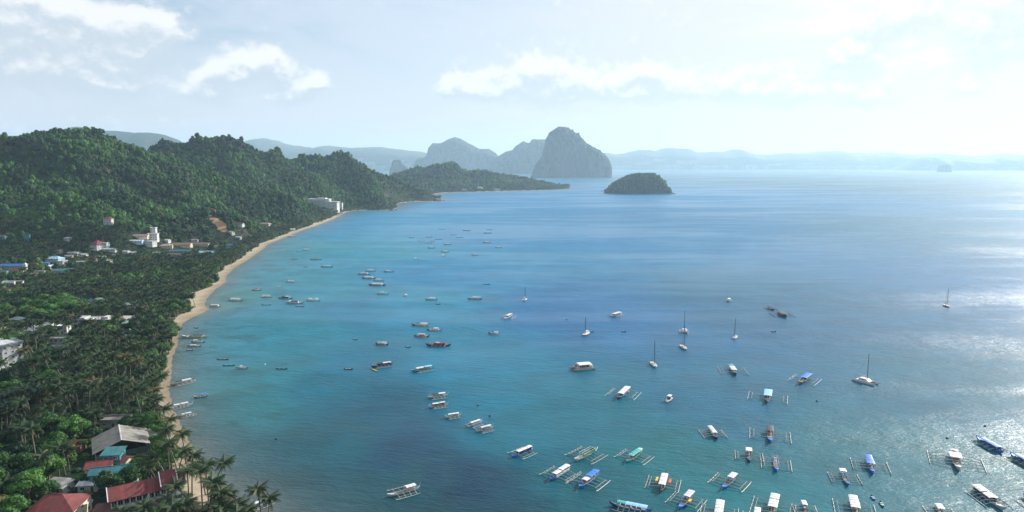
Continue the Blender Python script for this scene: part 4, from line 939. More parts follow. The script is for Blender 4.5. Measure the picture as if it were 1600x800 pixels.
for (x0, x1, y0, y1, s) in [(-2400, 200, 1000, 1700, 6.4), (-2600, 200, 1700, 2700, 7.6), (-2600, 420, 2700, 3800, 10)]:
    x, y, z, d = land_pts(x0, x1, y0, y1, s, -2 if y0 > 1000 else 0); k = visible(x, y, z); x, y, z, d = x[k], y[k], z[k], d[k]
    k = np.ones(len(x), bool)
    for q in SLIDE: k &= ((x-q[0])/4)**2+((y-q[1])/9)**2 > 1
    x, y, z, d = x[k], y[k], z[k], d[k]; flat = (z < 14)
    pl = flat & (fbm(x/60, y/80, 3)+rng.random(len(x))*.4 > .72)
    X_.append(x); Y_.append(y); Z_.append(z); I_.append(np.where(pl, NB+rng.integers(0, NP, len(x)), rng.integers(0, NB, len(x))))
    edge = np.clip(d/60, .45, 1); big = (.56+.70*rng.random(len(x))**2)*np.where(low_(x, y), .38, 1)
    S_.append(big*np.where(pl, 1, edge)*(s/7.2)**.8); T_.append(rng.uniform(.8, 1.15, len(x)))
X_, Y_, Z_, I_, S_, T_ = map(np.concatenate, (X_, Y_, Z_, I_, S_, T_)); pal = I_ >= NB
fo = scatter('forest', np.stack([X_, Y_, Z_-1.0], -1)[~pal], S_[~pal], I_[~pal], T_[~pal])
tag(fo, 'dense green forest covering the hills behind the village', kind='stuff')
po = scatter('palm_grove', np.stack([X_, Y_, Z_-.5], -1)[pal], S_[pal], I_[pal], T_[pal]); tag(po, 'far coconut grove behind the beach', kind='stuff')
# undergrowth between the near trees
x, y, z, d = land_pts(-1000, 60, 150, 1000, 5.6, 1.5); s = rng.uniform(.22, .5, len(x))
uo = scatter('undergrowth', np.stack([x, y, z-1.2], -1), s, rng.integers(0, NB, len(x)), rng.uniform(.6, 1, len(x))); tag(uo, 'bushes between the near trees', kind='stuff')
# woods on the dome island
V = MASS_PTS['dome_island'].reshape(-1, 3); k = rng.choice(len(V), 1500); P = V[k]+rng.normal(size=(1500, 3))*np.array([4, 4, 0]); P = P[P[:, 2] > 7]
io = scatter('island_forest', P-np.array([0, 0, 2.5]), rng.uniform(.5, .95, len(P)), rng.integers(0, NB, len(P))); tag(io, 'trees covering the dome island', kind='stuff')
print('forest', (~pal).sum(), 'palms', pal.sum(), 'bush', len(x))

# ================================================================ BOATS
def MP(name):
    C = {'white': (.60, .61, .62), 'blue': (.03, .17, .55), 'navy': (.015, .04, .14), 'teal': (.05, .38, .38), 'green': (.03, .30, .20), 'red': (.38, .03, .03), 'yellow': (.65, .48, .04), 'dark': (.03, .04, .05), 'grey': (.40, .42, .43),
         'wood': (.26, .17, .10), 'lightblue': (.28, .52, .75), 'purple': (.12, .04, .14), 'orange': (.65, .13, .03), 'cream': (.60, .55, .42), 'maroon': (.18, .025, .035), 'palegreen': (.40, .60, .50)}
    return mat('boat_'+name, C[name], .5, .26, .8, rand=.08)
M_BAMBOO = mat('bamboo', (.44, .44, .40), .6, .2, 1.5); M_DECK = mat('boat_deck', (.20, .17, .13), .8, .3, 1.2)
def hull_secs(L, Bm, H, keel=-.35, n=13, bowup=.9, sternup=.45, pw=2.4, transom=0.0):
    out = []
    for i in range(n):
        t = -1+2*i/(n-1); tt = max(t, -1) if not transom else t
        b = Bm/2*max(1-abs(t)**pw, 0)**.75
        if transom and t < 0: b = Bm/2*(1-(1-transom)*abs(t)**2.2)
        b = max(b, .04); z = H*(.72+(bowup if t > 0 else sternup)*abs(t)**3.2); k = keel*(1-abs(t)**4)+ (z-.25)*abs(t)**7*(.7 if not (transom and t < 0) else .15)
        x = t*L/2; out.append([(x, b, z), (x, b*.86, (z+k)/2), (x, b*.35, k), (x, -b*.35, k), (x, -b*.86, (z+k)/2), (x, -b, z)])
    return out
def hull_part(o, name, secs, m, z_in=.28):
    mb = MB(); mb.loft(secs, True); h = mb.obj('hull', m, o); dk = MB(); pts = []
    for s in secs[1:-1]: pts.append([(s[0][0], s[0][1]*.97, s[0][2]-z_in), (s[5][0], s[5][1]*.97, s[5][2]-z_in)])
    dk.loft(pts, False); dk.obj('deck', M_DECK, o); return h
def gunwale(o, secs, m, r=.07):
    mb = MB()
    for k in (0, 5): mb.tube([s[k] for s in secs], r, 4)
    return mb.obj('gunwale', m, o)
def canopy(o, name, x0, x1, W, z, m, bow=.18, th=.07):
    mb = MB(); secs = []
    for x in (x0, x0+.15*(x1-x0), x1-.15*(x1-x0), x1):
        sec = [(x, W/2*math.sin(a), z+bow*(math.cos(a)-1)/(1-math.cos(1.1))*1.0) for a in np.linspace(-1.1, 1.1, 6)]
        k = W/2/abs(sec[0][1]); sec = [(p[0], p[1]*k, p[2]) for p in sec]; secs.append(sec+[(p[0], p[1], p[2]-th) for p in sec[::-1]])
    mb.loft(secs, True); return mb.obj('canopy', m, o)
def place(spec):
    """('e', bow px, bow py, stern px, stern py) or ('c', px, py, length in px, heading) -> x, y, length, heading"""
    if spec[0] == 'e':
        a = at(spec[1], spec[2], .9); b = at(spec[3], spec[4], .9); d = a-b
        return (a[0]+b[0])/2, (a[1]+b[1])/2, math.hypot(d[0], d[1]), math.atan2(d[1], d[0])
    p = at(spec[1], spec[2], .3); mpp = math.hypot(p[1], CAMH)/F; h = R(spec[4]); d = math.atan2(p[0], p[1])
    # apparent length across the line of sight
    ac = abs(math.cos(h+d)); return p[0], p[1], spec[3]*mpp/max(ac, .55), h
def bangka(label, spec, hull='white', cans=(('white', -.25, .25),), group='outrigger boats moored in the bay', prow=None, span=None, arms=4, dbl=True, cabin=None, floats='bamboo', mast=True, bare=False, cargo=(), detail=True, zc=2.5, cw=None, Lmin=7, Lmax=23, name='outrigger_boat', low=False):
    x, y, L, a = place(spec); L = min(max(L, Lmin), Lmax); o = thing(name, label, 'outrigger boat', (x, y, 0), a, group)
    Bm = max(1.4, L*.14); H = max(.85, L*.068); W = cw or Bm*1.2; k_ = min(1, L/14); zc = max(1.75, zc*(.55+.45*k_))
    if low: zc = 1.5
    secs = hull_secs(L, Bm, H); hull_part(o, 'hull', secs, MP(hull)); gunwale(o, secs, MP(prow or ('white' if hull != 'white' else 'blue')))
    if prow:
        mb = MB(); ps = hull_secs(L*1.01, Bm*1.03, H*1.02)[9:]; mb.loft(ps, True); mb.loft([[(s[0][0], s[0][1], s[0][2]-.04), (s[5][0], s[5][1], s[5][2]-.04)] for s in ps], False); mb.obj('prow', MP(prow), o)
    if bare: cans = ()
    for c in cans:
        canopy(o, 'canopy', c[1]*L, c[2]*L, (c[3] if len(c) > 3 else 1)*W, zc + (c[4] if len(c) > 4 else 0), MP(c[0]))
    fr = MB(); fx = [c[i] for c in cans for i in (1, 2)] or [-.3, 0, .2]
    xs = sorted({round(v*L*.97, 2) for v in fx} | {round(sum(fx)/len(fx)*L, 2)})
    for xx in xs:
        for s in (-1, 1): fr.tube([(xx, s*Bm*.42, H*.5), (xx, s*W*.47, zc-.15)], .055, 4)
        if bare: fr.tube([(xx, -W*.47, zc-.15), (xx, W*.47, zc-.15)], .05, 4)
    if bare:
        for s in (-1, 0, 1): fr.tube([(xs[0], s*W*.47, zc-.1), (xs[-1], s*W*.47, zc-.1)], .05, 4)
    fr.obj('canopy_frame', MP('white'), o)
    if cabin:
        x0, x1 = min(fx)*L*.9, max(fx)*L*.9; cb = MB()
        for s in (-1, 1): cb.box(x0, x1, s*Bm*.48-.05, s*Bm*.48+.05, H*.6, H*.6+1.0)
        cb.box(x0-.06, x0, -Bm*.48, Bm*.48, H*.6, H*.6+1.4).obj('cabin_side', MP(cabin), o)
    Sp = (span or .9)*L*.84; zf = .28
    def arm(xx, sp0, sp1):
        mb = MB(); z1 = H*.85
        pts = [(xx, s*sp, z1+.28-(z1+.28-zf-.1)*(abs(s))**2.5) for s in np.linspace(-1, 1, 9) for sp in [sp1/2]]
        mb.tube(pts, .125, 4); return mb.obj('outrigger_arm', M_BAMBOO, o)
    ax = np.linspace(-.27, .24, arms)*L
    for xx in ax: arm(float(xx), 0, Sp)
    fl = L*.36
    for s in (-1, 1):
        mb = MB(); mb.tube([(-fl-.1, s*Sp/2, zf+.18), (-fl*.8, s*Sp/2, zf), (0, s*Sp/2, zf-.06), (fl*.8, s*Sp/2, zf), (fl+.2, s*Sp/2, zf+.3)], .13 if detail else .15, 5); mb.obj('outrigger_float', M_BAMBOO if floats == 'bamboo' else MP(floats), o)
        if dbl: MB().tube([(ax[0]-.3, s*Sp*.40, H*.85+.28-(H*.85+.18-zf)*.8**2.5+.05), (ax[-1]+.3, s*Sp*.40, H*.85+.28-(H*.85+.18-zf)*.8**2.5+.05)], .06, 4).obj('side_rail', M_BAMBOO, o)
    if mast and L > 9:
        MB().tube([(.30*L, 0, H*.7), (.30*L, 0, zc+1.6)], .05, 4, .03).obj('flagpole', MP('white'), o)
    if detail:
        MB().tube([(-L*.47, 0, H*1.1), (-L*.53, 0, H*1.5+.9)], .09, 4).obj('stern_post', MP(prow or 'blue'), o)
        MB().box(-L*.36, -L*.31, -.35, .35, H*.4, H*.4+.7).obj('engine_box', MP('grey'), o)
    if detail:   # ropes, roof seams and things lying on the deck
        rg = MB(); zt = zc+1.5 if mast and L > 9 else zc+.1
        rg.tube([(L*.49, 0, H*1.4), (.30*L, 0, zt)], .025, 3); rg.tube([(-L*.47, 0, H*1.3), (.30*L, 0, zt)], .02, 3)
        for s in (-1, 1): rg.tube([(ax[0], s*Sp/2, .5), (0, s*W*.4, zc), (ax[-1], s*Sp/2, .5)], .022, 3)
        rg.tube([(L*.49, 0, H*1.3), (L*.49+3.2, .5, .02)], .025, 3); rg.obj('rigging', MP('grey'), o)
        for c in cans:
            if (c[2]-c[1])*L > 4:
                sm = MB(); zz = zc+(c[4] if len(c) > 4 else 0)
                for q in (.33, .66): xx = (c[1]+(c[2]-c[1])*q)*L; sm.tube([(xx, v*W*.5*(c[3] if len(c) > 3 else 1), zz-.17*v*v+.02) for v in (-1, -.5, 0, .5, 1)], .04, 3)
                sm.obj('canopy_seam', MP('dark'), o)
        rr = random.Random(int(x*7+y))
        for k in range(3):
            xx = rr.uniform(-.34, .36)*L; MB().box(xx-.35, xx+.35, -.35, .3, H*.55, H*.55+rr.uniform(.3, .6)).obj('crate', MP(rr.choice(['orange', 'lightblue', 'wood', 'cream', 'green', 'grey'])), o)
    for c in cargo:   # (colour, x, y, lx, ly)
        MB().box(c[1]*L-c[3]/2, c[1]*L+c[3]/2, c[2]*L-c[4]/2, c[2]*L+c[4]/2, H+.25, H+.75).obj('stowed_kayak', MP(c[0]), o)
    return o
def dinghy(label, spec, hull='dark', inner='wood', L=None, group='small open boats and canoes on the bay', cover=None, cat='dinghy'):
    x, y, Lp, a = place(spec); L = L or min(max(Lp, 3.2), 9); name = 'canoe' if cat == 'canoe' else cat
    o = thing(name, label, cat, (x, y, 0), a, group); B = .9 if cat == 'canoe' else max(1.3, L*.3)
    secs = hull_secs(L, B, .55, -.2, 9, .5, .2 if cat != 'canoe' else .5, 2.4, 0 if cat == 'canoe' else .75); mb = MB(); mb.loft(secs, True); mb.obj('hull', MP(hull), o)
    MB().loft([[(s[0][0], s[0][1]*.9, s[0][2]-.16+.19), (s[5][0], s[5][1]*.9, s[5][2]-.16+.19)] for s in secs[1:-1]], False).obj('inside', MP(inner), o)
    for xx in (-.18, .2): MB().box(xx*L-.15, xx*L+.15, -B*.42, B*.42, .52, .62).obj('seat', MP('cream'), o)
    if cat != 'canoe': MB().box(-L/2-.3, -L/2+.02, -.16, .16, .1, .95).obj('outboard_motor', MP('dark'), o)
    if cover: canopy(o, 'canopy', -.25*L, .22*L, B*1.15, 1.9, MP(cover)); f = MB(); [f.tube([(xx*L, s*B*.4, .4), (xx*L, s*B*.5, 1.78)], .05, 4) for xx in (-.22, .2) for s in (-1, 1)]; f.obj('canopy_frame', MP('white'), o)
    return o
def sail(label, spec, hull='white', mast=16, cover='navy', cata=False, dodger='navy', two=False, L=None, stripe='blue'):
    x, y, Lp, a = place(spec); L = L or min(max(Lp, 9), 15); o = thing('catamaran' if cata else 'sailboat', label, 'catamaran' if cata else 'sailboat', (x, y, 0), a, 'sailing boats at anchor')
    if cata:
        for s in (-1, 1):
            secs = [[(p[0], p[1]+s*2.6, p[2]) for p in q] for q in hull_secs(L, 1.7, 1.5, -.4, 11, .25, .0, 2.6, .8)]; MB().loft(secs, True).obj('hull', MP(hull), o)
        MB().box(-L*.36, L*.22, -2.2, 2.2, .95, 1.35).obj('bridge_deck', MP('white'), o)
        sx = [(-L*.28, 1.36, 1.4), (-L*.24, 2.45, 1.1), (L*.05, 2.5, .9), (L*.16, 1.5, 1.3)]
        MB().loft([[(X, -2.1, 1.35), (X, -1.6, zt), (X, 1.6, zt), (X, 2.1, 1.35)] for X, zt, _ in sx], True).obj('cabin', MP(hull), o)
        MB().box(-L*.2, L*.04, -1.98, 1.98, 1.75, 2.15).obj('window_band', M_GLASS, o); MB().tube([(L*.48, -2.6, 1.3), (L*.48, 2.6, 1.3)], .09, 5).obj('crossbeam', MP('grey'), o)
        zd, mx = 2.5, L*.05
    else:
        secs = hull_secs(L, L*.30, 1.15, -.5, 13, .35, .1, 2.2, .55); MB().loft(secs, True).obj('hull', MP(hull), o)
        MB().loft([[(s_[0][0], s_[0][1]*.98, s_[0][2]-.03+.05), (s_[5][0], s_[5][1]*.98, s_[5][2]-.03+.05)] for s_ in secs], False).obj('deck', MP('cream'), o)
        gunwale(o, secs, MP(stripe), .07)
        MB().loft([[(X, -.95, .85), (X, -.75, zt), (X, .75, zt), (X, .95, .85)] for X, zt in ((-L*.12, 1.55), (L*.05, 1.6), (L*.2, 1.15))], True).obj('cabin', MP('white'), o)
        canopy(o, 'canopy', -L*.34, -L*.14, L*.2, 2.3, MP(dodger)); zd, mx = 1.6, L*.08
    MB().tube([(mx, 0, zd-.6), (mx, 0, mast)], .2, 6, .12).obj('mast', MP('dark'), o)
    MB().tube([(mx, 0, zd+.9), (mx-L*.38, 0, zd+1.0)], .09, 5).obj('boom', MP('grey'), o)
    MB().tube([(mx-.1, 0, zd+1.2), (mx-L*.2, 0, zd+1.32), (mx-L*.36, 0, zd+1.15)], .22, 6, .1).obj('furled_sail', MP(cover), o)
    st = MB(); st.tube([(L*.47, 0, 1.2), (mx, 0, mast*.97)], .03, 3); st.tube([(-L*.47, 0, 1.2), (mx, 0, mast*.99)], .022, 3)
    for s in (-1, 1): st.tube([(mx-.2, s*L*.13, 1.1), (mx, 0, mast*.9)], .022, 3)
    st.obj('rigging', MP('dark'), o); MB().tube([(mx, -1.0, mast*.55), (mx, 1.0, mast*.55)], .035, 4).obj('spreader', MP('grey'), o)
    if two: MB().tube([(-L*.3, 0, zd-.5), (-L*.3, 0, mast*.66)], .16, 5, .1).obj('mizzen_mast', MP('grey'), o)
    return o
E = lambda *a: ('e', *a)
C_ = lambda *a: ('c', *a)
w = 'white'
W1 = ((w, -.28, .24),)
# ---- big ones in front
bangka('white-canopied boat with a blue prow, first on the left of the near rows', E(800,713,832,699.5), w, ((w, -.42, .26),), prow='blue', cabin='navy', arms=3, span=.85)
bangka('white boat with two-step white roof, upper left of the blue tented boat', E(858.5,749.5,890,730), w, ((w, -.42, -.02, 1, .25), (w, -.02, .28)), prow='blue', cabin=w, span=1.05, cargo=())
bangka('cluttered grey-green boat with an open frame and no roof', E(897.5,719.5,934,699.5), 'palegreen', bare=True, cabin='green', span=.95, arms=5)
bangka('bright green boat with a green tarpaulin roof', E(978,721.5,1003,703.5), 'green', (('teal', -.3, .22), ('palegreen', -.42, -.32, .8)), prow='teal', span=1.1, arms=4)
bangka('blue boat with a tall blue tent aft and a small white roof', E(904,761.5,934,739), 'blue', (('blue', -.45, .0, 1.1, .4), (w, .02, .22)), prow='blue', span=1.05, floats='white')
bangka('long blue boat lying nearly crosswise under blue tarps at the bottom edge', E(952,785.5,1018,799), 'blue', (('lightblue', -.4, .1), ('teal', .1, .3, .8)), prow='navy', span=.55, arms=5)
bangka('white-roofed boat facing the viewer, orange and yellow kayaks on its sides', E(1032,768.5,1040,741), w, ((w, -.36, .28),), cabin=w, span=.95, prow='dark', cargo=(('orange', -.05, .16, 3.4, .9), ('yellow', -.05, -.16, 3.6, .9)))
bangka('blue boat with a white roof aft and a yellow bundle by its bow', E(1060.5,794,1083,769), 'blue', ((w, -.4, -.02),), prow='blue', span=.98, cargo=(('yellow', .06, .12, 2.2, .9),), floats='grey')
bangka('blue boat with a white roof aft and pinkish floats, right of the kayak-carrying boat', E(1128.5,763,1150.5,741), 'blue', ((w, -.38, -.05),), prow='blue', span=1.05, floats='cream')
bangka('dark boat with a square white roof seen bow-on', E(1171.5,721,1169.5,702), 'navy', ((w, -.4, -.12, 1.2),), prow='navy', span=1.05, arms=3)
bangka('narrow open blue boat without a roof, between the dark bow-on boats', E(1214,736,1211.5,712), 'blue', bare=True, prow='blue', span=.9, arms=3, cw=1.6)
bangka('white-roofed boat cut off at the bottom edge, right of the one with the yellow bundle', E(1121,817,1126,784), w, ((w, -.42, -.02, 1.1), (w, 0, .2, 1.1)), span=.95, prow='navy')
bangka('green boat with a stepped white roof at the bottom edge, left of the navy one', E(1203,812,1212,775), 'green', ((w, -.44, -.22, 1, .15), (w, -.2, .12)), prow='green', span=.9)
bangka('white roof corner of a boat at the bottom edge, left of the green boat', E(1180,824,1184,797), w, ((w, -.46, .1),), span=.9)
bangka('dark boat with a rounded blue bow seen straight on, above the square white roof', E(1204,691,1202.5,667), 'navy', (('dark', -.4, -.05),), prow='blue', span=1.1, arms=3)
bangka('boat with two white roof panels over a dark red hull, bow to the lower right', E(1121.5,685.5,1107.5,668), 'maroon', ((w, -.42, -.04), (w, -.02, .22)), prow='navy', span=.95)
bangka('boat with a long pale blue roof seen from the front, open water all round', E(1198,629.5,1201,611), 'navy', (('lightblue', -.44, .1, 1.2),), prow='dark', span=1.15, arms=3)
bangka('teal boat with a white roof and a blue mast, below the sailboats', E(1150.5,586,1140.5,571), 'teal', ((w, -.2, .2), ('teal', -.42, -.22)), span=.95, arms=3, prow='dark')
bangka('dark boat with a bright blue slanting roof, right of the pale blue roofed one', E(1247.5,600,1266,585), 'dark', (('blue', -.42, .08),), span=.8, arms=3, prow='wood')
bangka('blue open-bowed boat with one small white roof at the stern', E(1326.5,757.5,1314.5,735), 'blue', ((w, -.42, -.2, 1.15),), prow='blue', span=1.02, floats='dark')
bangka('blue boat wrapped in a bright blue cover, right of the open-bowed one', E(1365,739.5,1355.5,714), 'blue', (('blue', -.46, -.1), ('blue', -.1, .1, 1.15, -.1)), prow='blue', span=1.0, floats='dark')
dinghy('small bright blue dinghy below the cover-wrapped boat', E(1367.5,779,1362,773), 'blue', 'blue')
dinghy('small dark dinghy just right of and below the bright blue dinghy', E(1381,790,1376,782), 'dark', 'teal')
bangka('navy boat with a white roof at the bottom edge, between the two green ones', E(1263,806,1254,784), 'navy', ((w, -.4, -.06),), prow='navy', span=.9, arms=3)
bangka('green boat with two white roof sections at the bottom edge, right of the navy one', E(1341,814,1331.5,777), 'green', ((w, -.45, -.22), (w, -.2, .1, 1.05)), prow='green', span=.9)
bangka('dark boat with a wide white roof and very broad outriggers near the right edge', E(1499,735,1489,705), 'dark', ((w, -.28, .0, 1.25), ('grey', -.46, -.36, .9)), prow='grey', span=1.12, floats='dark')
bangka('long bright blue boat pointing left, upper one of the pair at the right edge', E(1525,683,1568,707), 'blue', (('blue', -.36, .28),), prow='blue', span=.55, arms=4, floats='dark', cabin='navy')
bangka('blue boat cut by the right edge, lower one of the blue pair', E(1578,708.5,1625,734), 'blue', (('blue', -.4, .3),), prow='blue', span=.55, arms=4, floats='dark', cabin='dark')
bangka('big grey-white boat with domed covers in the bottom right corner', E(1571,797,1521,760), 'grey', (('grey', -.44, -.12, 1.2), (w, -.08, .14, 1.1)), prow='grey', span=.62, arms=5, floats='white', cabin='dark')
bangka('white boat cut by the bottom edge, left of the big grey-white one', E(1482,815,1461,787), 'dark', ((w, -.3, .0, 1.1),), span=.85, prow='grey')
bangka('boat beyond the bottom right corner with one float showing', E(1650,812,1598,772), 'grey', ((w, -.2, .2),), span=.6, floats='dark')
bangka('white-roofed boat alone in dark water at the bottom, left of the near rows', E(604.5,774,656,759.5), w, ((w, -.36, -.06),), span=.75, arms=4, prow='grey', bare=False)
bangka('white and teal boat half hidden by palms at the bottom beach edge', E(430,778,389,794), 'teal', ((w, -.3, .0), (w, .02, .2)), span=.6, prow='white')
# ---- middle row
bangka('topmost boat of the diagonal row, roof half dark, half white', E(668,620,700,616), 'cream', (('dark', -.02, .3), (w, -.36, -.04)), span=.8, prow='palegreen')
bangka('second boat of the diagonal row, long white roof over many windows', E(669.5,635,700,630.5), 'cream', ((w, -.04, .3), (w, -.34, -.06, 1, .15)), cabin='wood', span=.8, prow='lightblue')
bangka('third boat of the diagonal row, one straight white roof', E(695,651,720.5,647), 'cream', ((w, -.36, .3),), span=.85, arms=3, prow='palegreen')
bangka('fourth boat of the diagonal row, white roof over a blue hull', E(729.5,665.5,753,657.5), 'blue', ((w, -.36, .26),), span=.7, cabin=w, arms=3, prow='white')
bangka('fifth and lowest boat of the diagonal row, two white roof panels', E(743.5,673,770.5,666), 'cream', ((w, -.36, -.06), (w, -.04, .22)), span=.85, prow='grey')
bangka('purple and black boat with a white roof at the right end', E(580,572.5,613,568), 'purple', ((w, -.42, -.05), ('dark', -.05, .25)), span=.65, prow='dark', cabin='purple')
dinghy('yellow kayak floating by the purple and black boat', E(581,575,590.5,579), 'yellow', 'yellow', cat='canoe')
bangka('green-hulled boat with a white and a light blue roof and a yellow side', E(643,580,679,573), 'teal', ((w, .0, .3), ('lightblue', -.36, -.06)), span=.6, cargo=(('yellow', -.1, -.09, 4.5, .9),), prow='green')
bangka('large maroon boat lying crosswise, darkest red of all', C_(685,540,39,178), 'maroon', (('maroon', -.3, .2), ('grey', -.05, .1, .9, .3)), span=.45, prow='dark', cabin='maroon', floats='wood', name='outrigger_boat')
bangka('boat with a small white roof aft, left of the maroon boat', C_(597,538,20,176), 'dark', ((w, -.35, -.02), ('grey', 0, .3)), span=.6, prow='dark')
dinghy('tiny dark canoe between the maroon boat and the one at its left', C_(637,542,7,170), 'dark', 'dark')
bangka('cream boat with a dark roof left and a white roof right, above the green-roofed trio', C_(657,508.5,27,176), 'cream', (('dark', .05, .28), (w, -.4, -.02)), span=.55, prow='dark')
bangka('boat with a short white roof amidships, right one of the trio above the maroon boat', C_(679,516,24,175), 'grey', ((w, -.25, .05),), span=.55, prow='dark')
bangka('boat with wooden side, lower left one of the trio above the maroon boat', C_(659,525.5,24,178), 'dark', ((w, -.2, .22),), span=.5, cabin='orange', prow='dark')
bangka('white boat lying off to the right of the trio, half turned', E(787,498,800.5,491), w, ((w, -.3, .15),), span=.7, arms=3, prow='white')
bangka('white boat with a dark roof end, below the half-turned white one', C_(772,521.5,18,168), w, (('navy', .02, .3), (w, -.35, 0)), span=.6, arms=3, prow='dark')
bangka('dark boat with white and grey roof panels, alone at mid distance', C_(742,467,23,178), 'dark', ((w, -.2, .15), ('grey', -.4, -.22)), span=.5)
bangka('teal boat with a white roof, a tiny tender below its right end', C_(674,468,19,174), 'teal', ((w, -.3, .15),), span=.5, prow='teal')
dinghy('tiny tender below the teal boat with the white roof', C_(684,475,7,170), 'dark', 'dark')
dinghy('tiny dark boat alone, above right of the dark boat with grey panels', C_(760,444,8,175), 'dark', 'dark', L=7)
dinghy('small white motorboat between the teal boat and the moored cluster', C_(634,462,7,60), w, 'red', cat='motorboat', L=6, cover='white')
bangka('blue-green boat with a white patch, just below the tight cluster', C_(598,459,18,176), 'teal', ((w, -.1, .08), ('teal', .08, .3), ('teal', -.35, -.12)), span=.5)
bangka('lowest boat of the tight cluster of five, with a long white roof', C_(589.5,445.5,27,177), 'dark', ((w, -.3, .28),), span=.42, cabin=w)
bangka('boat wedged behind the lowest one in the tight cluster', C_(592,438.5,17,178), 'dark', ((w, -.2, .2),), span=.4)
bangka('middle boat of the tight cluster of five, white over a dark hull', C_(576,435,22,176), 'navy', ((w, -.3, .25),), span=.42, cabin=w)
bangka('upper left boat of the tight cluster, pale hull', C_(569,428.5,19,178), 'dark', (('grey', -.3, .25),), span=.4, cabin=w)
bangka('topmost boat of the tight cluster of five', C_(579,423.5,16,179), 'dark', ((w, -.2, .2),), span=.4)
bangka('boat just right of the tight cluster with a short white roof', C_(607.5,424.5,16,178), 'dark', ((w, -.15, .2),), span=.42)
# ---- far left row
bangka('dark boat with a low roof, right one of two off the beach bend', C_(510.5,417,19,177), 'dark', (('grey', -.3, .2),), span=.4)
bangka('dark boat with a raised stern, left one of two off the beach bend', C_(493.5,405.5,17,178), 'dark', (('dark', -.3, .2),), span=.4)
bangka('white-roofed boat with a dark canoe beside it, near the far sand', C_(479,391,12,178), 'grey', ((w, -.3, .35),), span=.4, detail=False)
dinghy('dark canoe at the left of the white-roofed boat near the far sand', C_(467,393.5,12,179), 'dark', 'dark', cat='canoe')
dinghy('dark canoe lying flat off the sand, left of the raised-stern boat', C_(460,405,12,180), 'dark', 'dark', cat='canoe')
dinghy('small grey skiff near the sand, above the flat dark canoe', C_(445,390,6,180), 'grey', 'grey', cat='skiff')
dinghy('faint tiny skiff between the far sand and the white-roofed boat', C_(485,378,6,160), 'grey', 'grey', cat='skiff')
dinghy('tiny dark skiff left below the dark boat off the beach bend', C_(477,417,5,180), 'dark', 'dark', cat='skiff')
bangka('white boat drawn up close to the narrow far beach', C_(456,370,13,172), w, ((w, -.2, .3),), span=.4, detail=False)
bangka('white boat with a ragged roof, alone left of the tight cluster', C_(455,440.5,13,170), w, ((w, -.3, .35),), span=.5, arms=3)
dinghy('tiny white skiff left below the white boat with the ragged roof', C_(437,448,5,175), w, w, cat='skiff')
bangka('dark boat with a raised roof near the sand spit, farthest left afloat', C_(401,453,13,180), 'dark', (('dark', -.15, .2),), span=.4)
bangka('pale boat with an open white roof, between the sand spit and the moored huddle', C_(416.5,464,17,178), 'grey', ((w, -.3, .3),), span=.42, prow='palegreen')
dinghy('dark canoe right below the pale boat with the open roof', C_(416,476,15,180), 'dark', 'teal', cat='canoe')
bangka('back boat of the moored huddle, dark with one bright roof', C_(446,466,22,176), 'dark', (('dark', 0, .3), (w, -.25, -.02)), span=.42, cabin='dark')
bangka('front boat of the moored huddle, with white windows along its side', C_(461,473.5,27,176), 'grey', (('dark', -.2, .2), (w, .2, .32)), span=.42, cabin=w)
dinghy('red and dark canoe tucked under the front boat of the huddle', C_(468.5,478.7,13,178), 'maroon', 'red', cat='canoe', L=8)
bangka('boat right of the huddle with two separate white roofs', C_(489.5,469.5,22,176), 'palegreen', ((w, .08, .3), (w, -.35, -.12)), span=.45)
bangka('white-roofed boat just off the tip of the sand spit', C_(368,469.5,21,174), 'grey', ((w, -.3, .1), (w, .1, .3, .9, .2)), span=.4, prow='teal')
bangka('low boat with a plain grey-white roof aground beside the sand spit', C_(336,479,17,178), w, ((w, -.3, .3),), span=.4, cabin=w)
# ---- along the beach
bangka('large boat with a long dark roof and red stern house off the widest beach', C_(305,527,40,-178), 'palegreen', (('dark', -.28, .12), ('red', .18, .27, .8)), span=.36, arms=5, prow='palegreen', Lmax=24)
bangka('boat with a small white roof at its right, just below the large dark-roofed one', C_(309.5,534.5,20,-178), 'dark', ((w, .05, .3), ('dark', -.3, .0)), span=.4)
bangka('low dark boat with a thin white roof, third one down from the large dark-roofed one', C_(303.5,541,20,-179), 'dark', ((w, -.15, .25),), span=.35, low=True)
dinghy('tiny dark skiff at the lower end of the four by the widest beach', C_(296,547,9,180), 'teal', 'dark', cat='skiff')
dinghy('tiny skiff anchored behind the large dark-roofed boat', C_(306,512,5,150), 'dark', 'dark', cat='skiff')
dinghy('upper one of two long dark canoes on the shallows', C_(348,561.5,17,182), 'dark', 'dark', cat='canoe', L=8)
dinghy('lower one of two long dark canoes on the shallows', C_(357.5,571,18,184), 'dark', 'dark', cat='canoe', L=8)
bangka('little dark outrigger with a tiny white roof, right of the two long canoes', C_(378,575,17,182), 'dark', ((w, -.05, .15),), span=.4, detail=False)
dinghy('dark canoe alone in the middle of the shallows', C_(440,576,15,180), 'dark', 'dark', cat='canoe', L=7.5)
dinghy('dark skiff halfway between the lone canoe and the purple boat', C_(544,576.5,11,175), 'navy', 'dark', cat='skiff', L=5.5)
dinghy('tiny dark skiff trailing at the end of the faint wake', C_(555,530,6,175), 'dark', 'dark', cat='skiff')
bangka('long grey boat with a white roof, bow pushed into the beach trees', E(266,602,306,593), 'grey', ((w, -.3, .05), ('dark', .05, .3)), span=.42, prow='wood')
bangka('small boat with a bright blue roof off the beach', E(303,620,325,616), 'dark', (('blue', -.4, .05),), span=.45, detail=False, floats='dark')
bangka('white and teal boat with two white roofs against the beach', E(264,638,301,630), 'teal', ((w, -.3, .02), (w, .06, .3)), span=.4, prow='white')
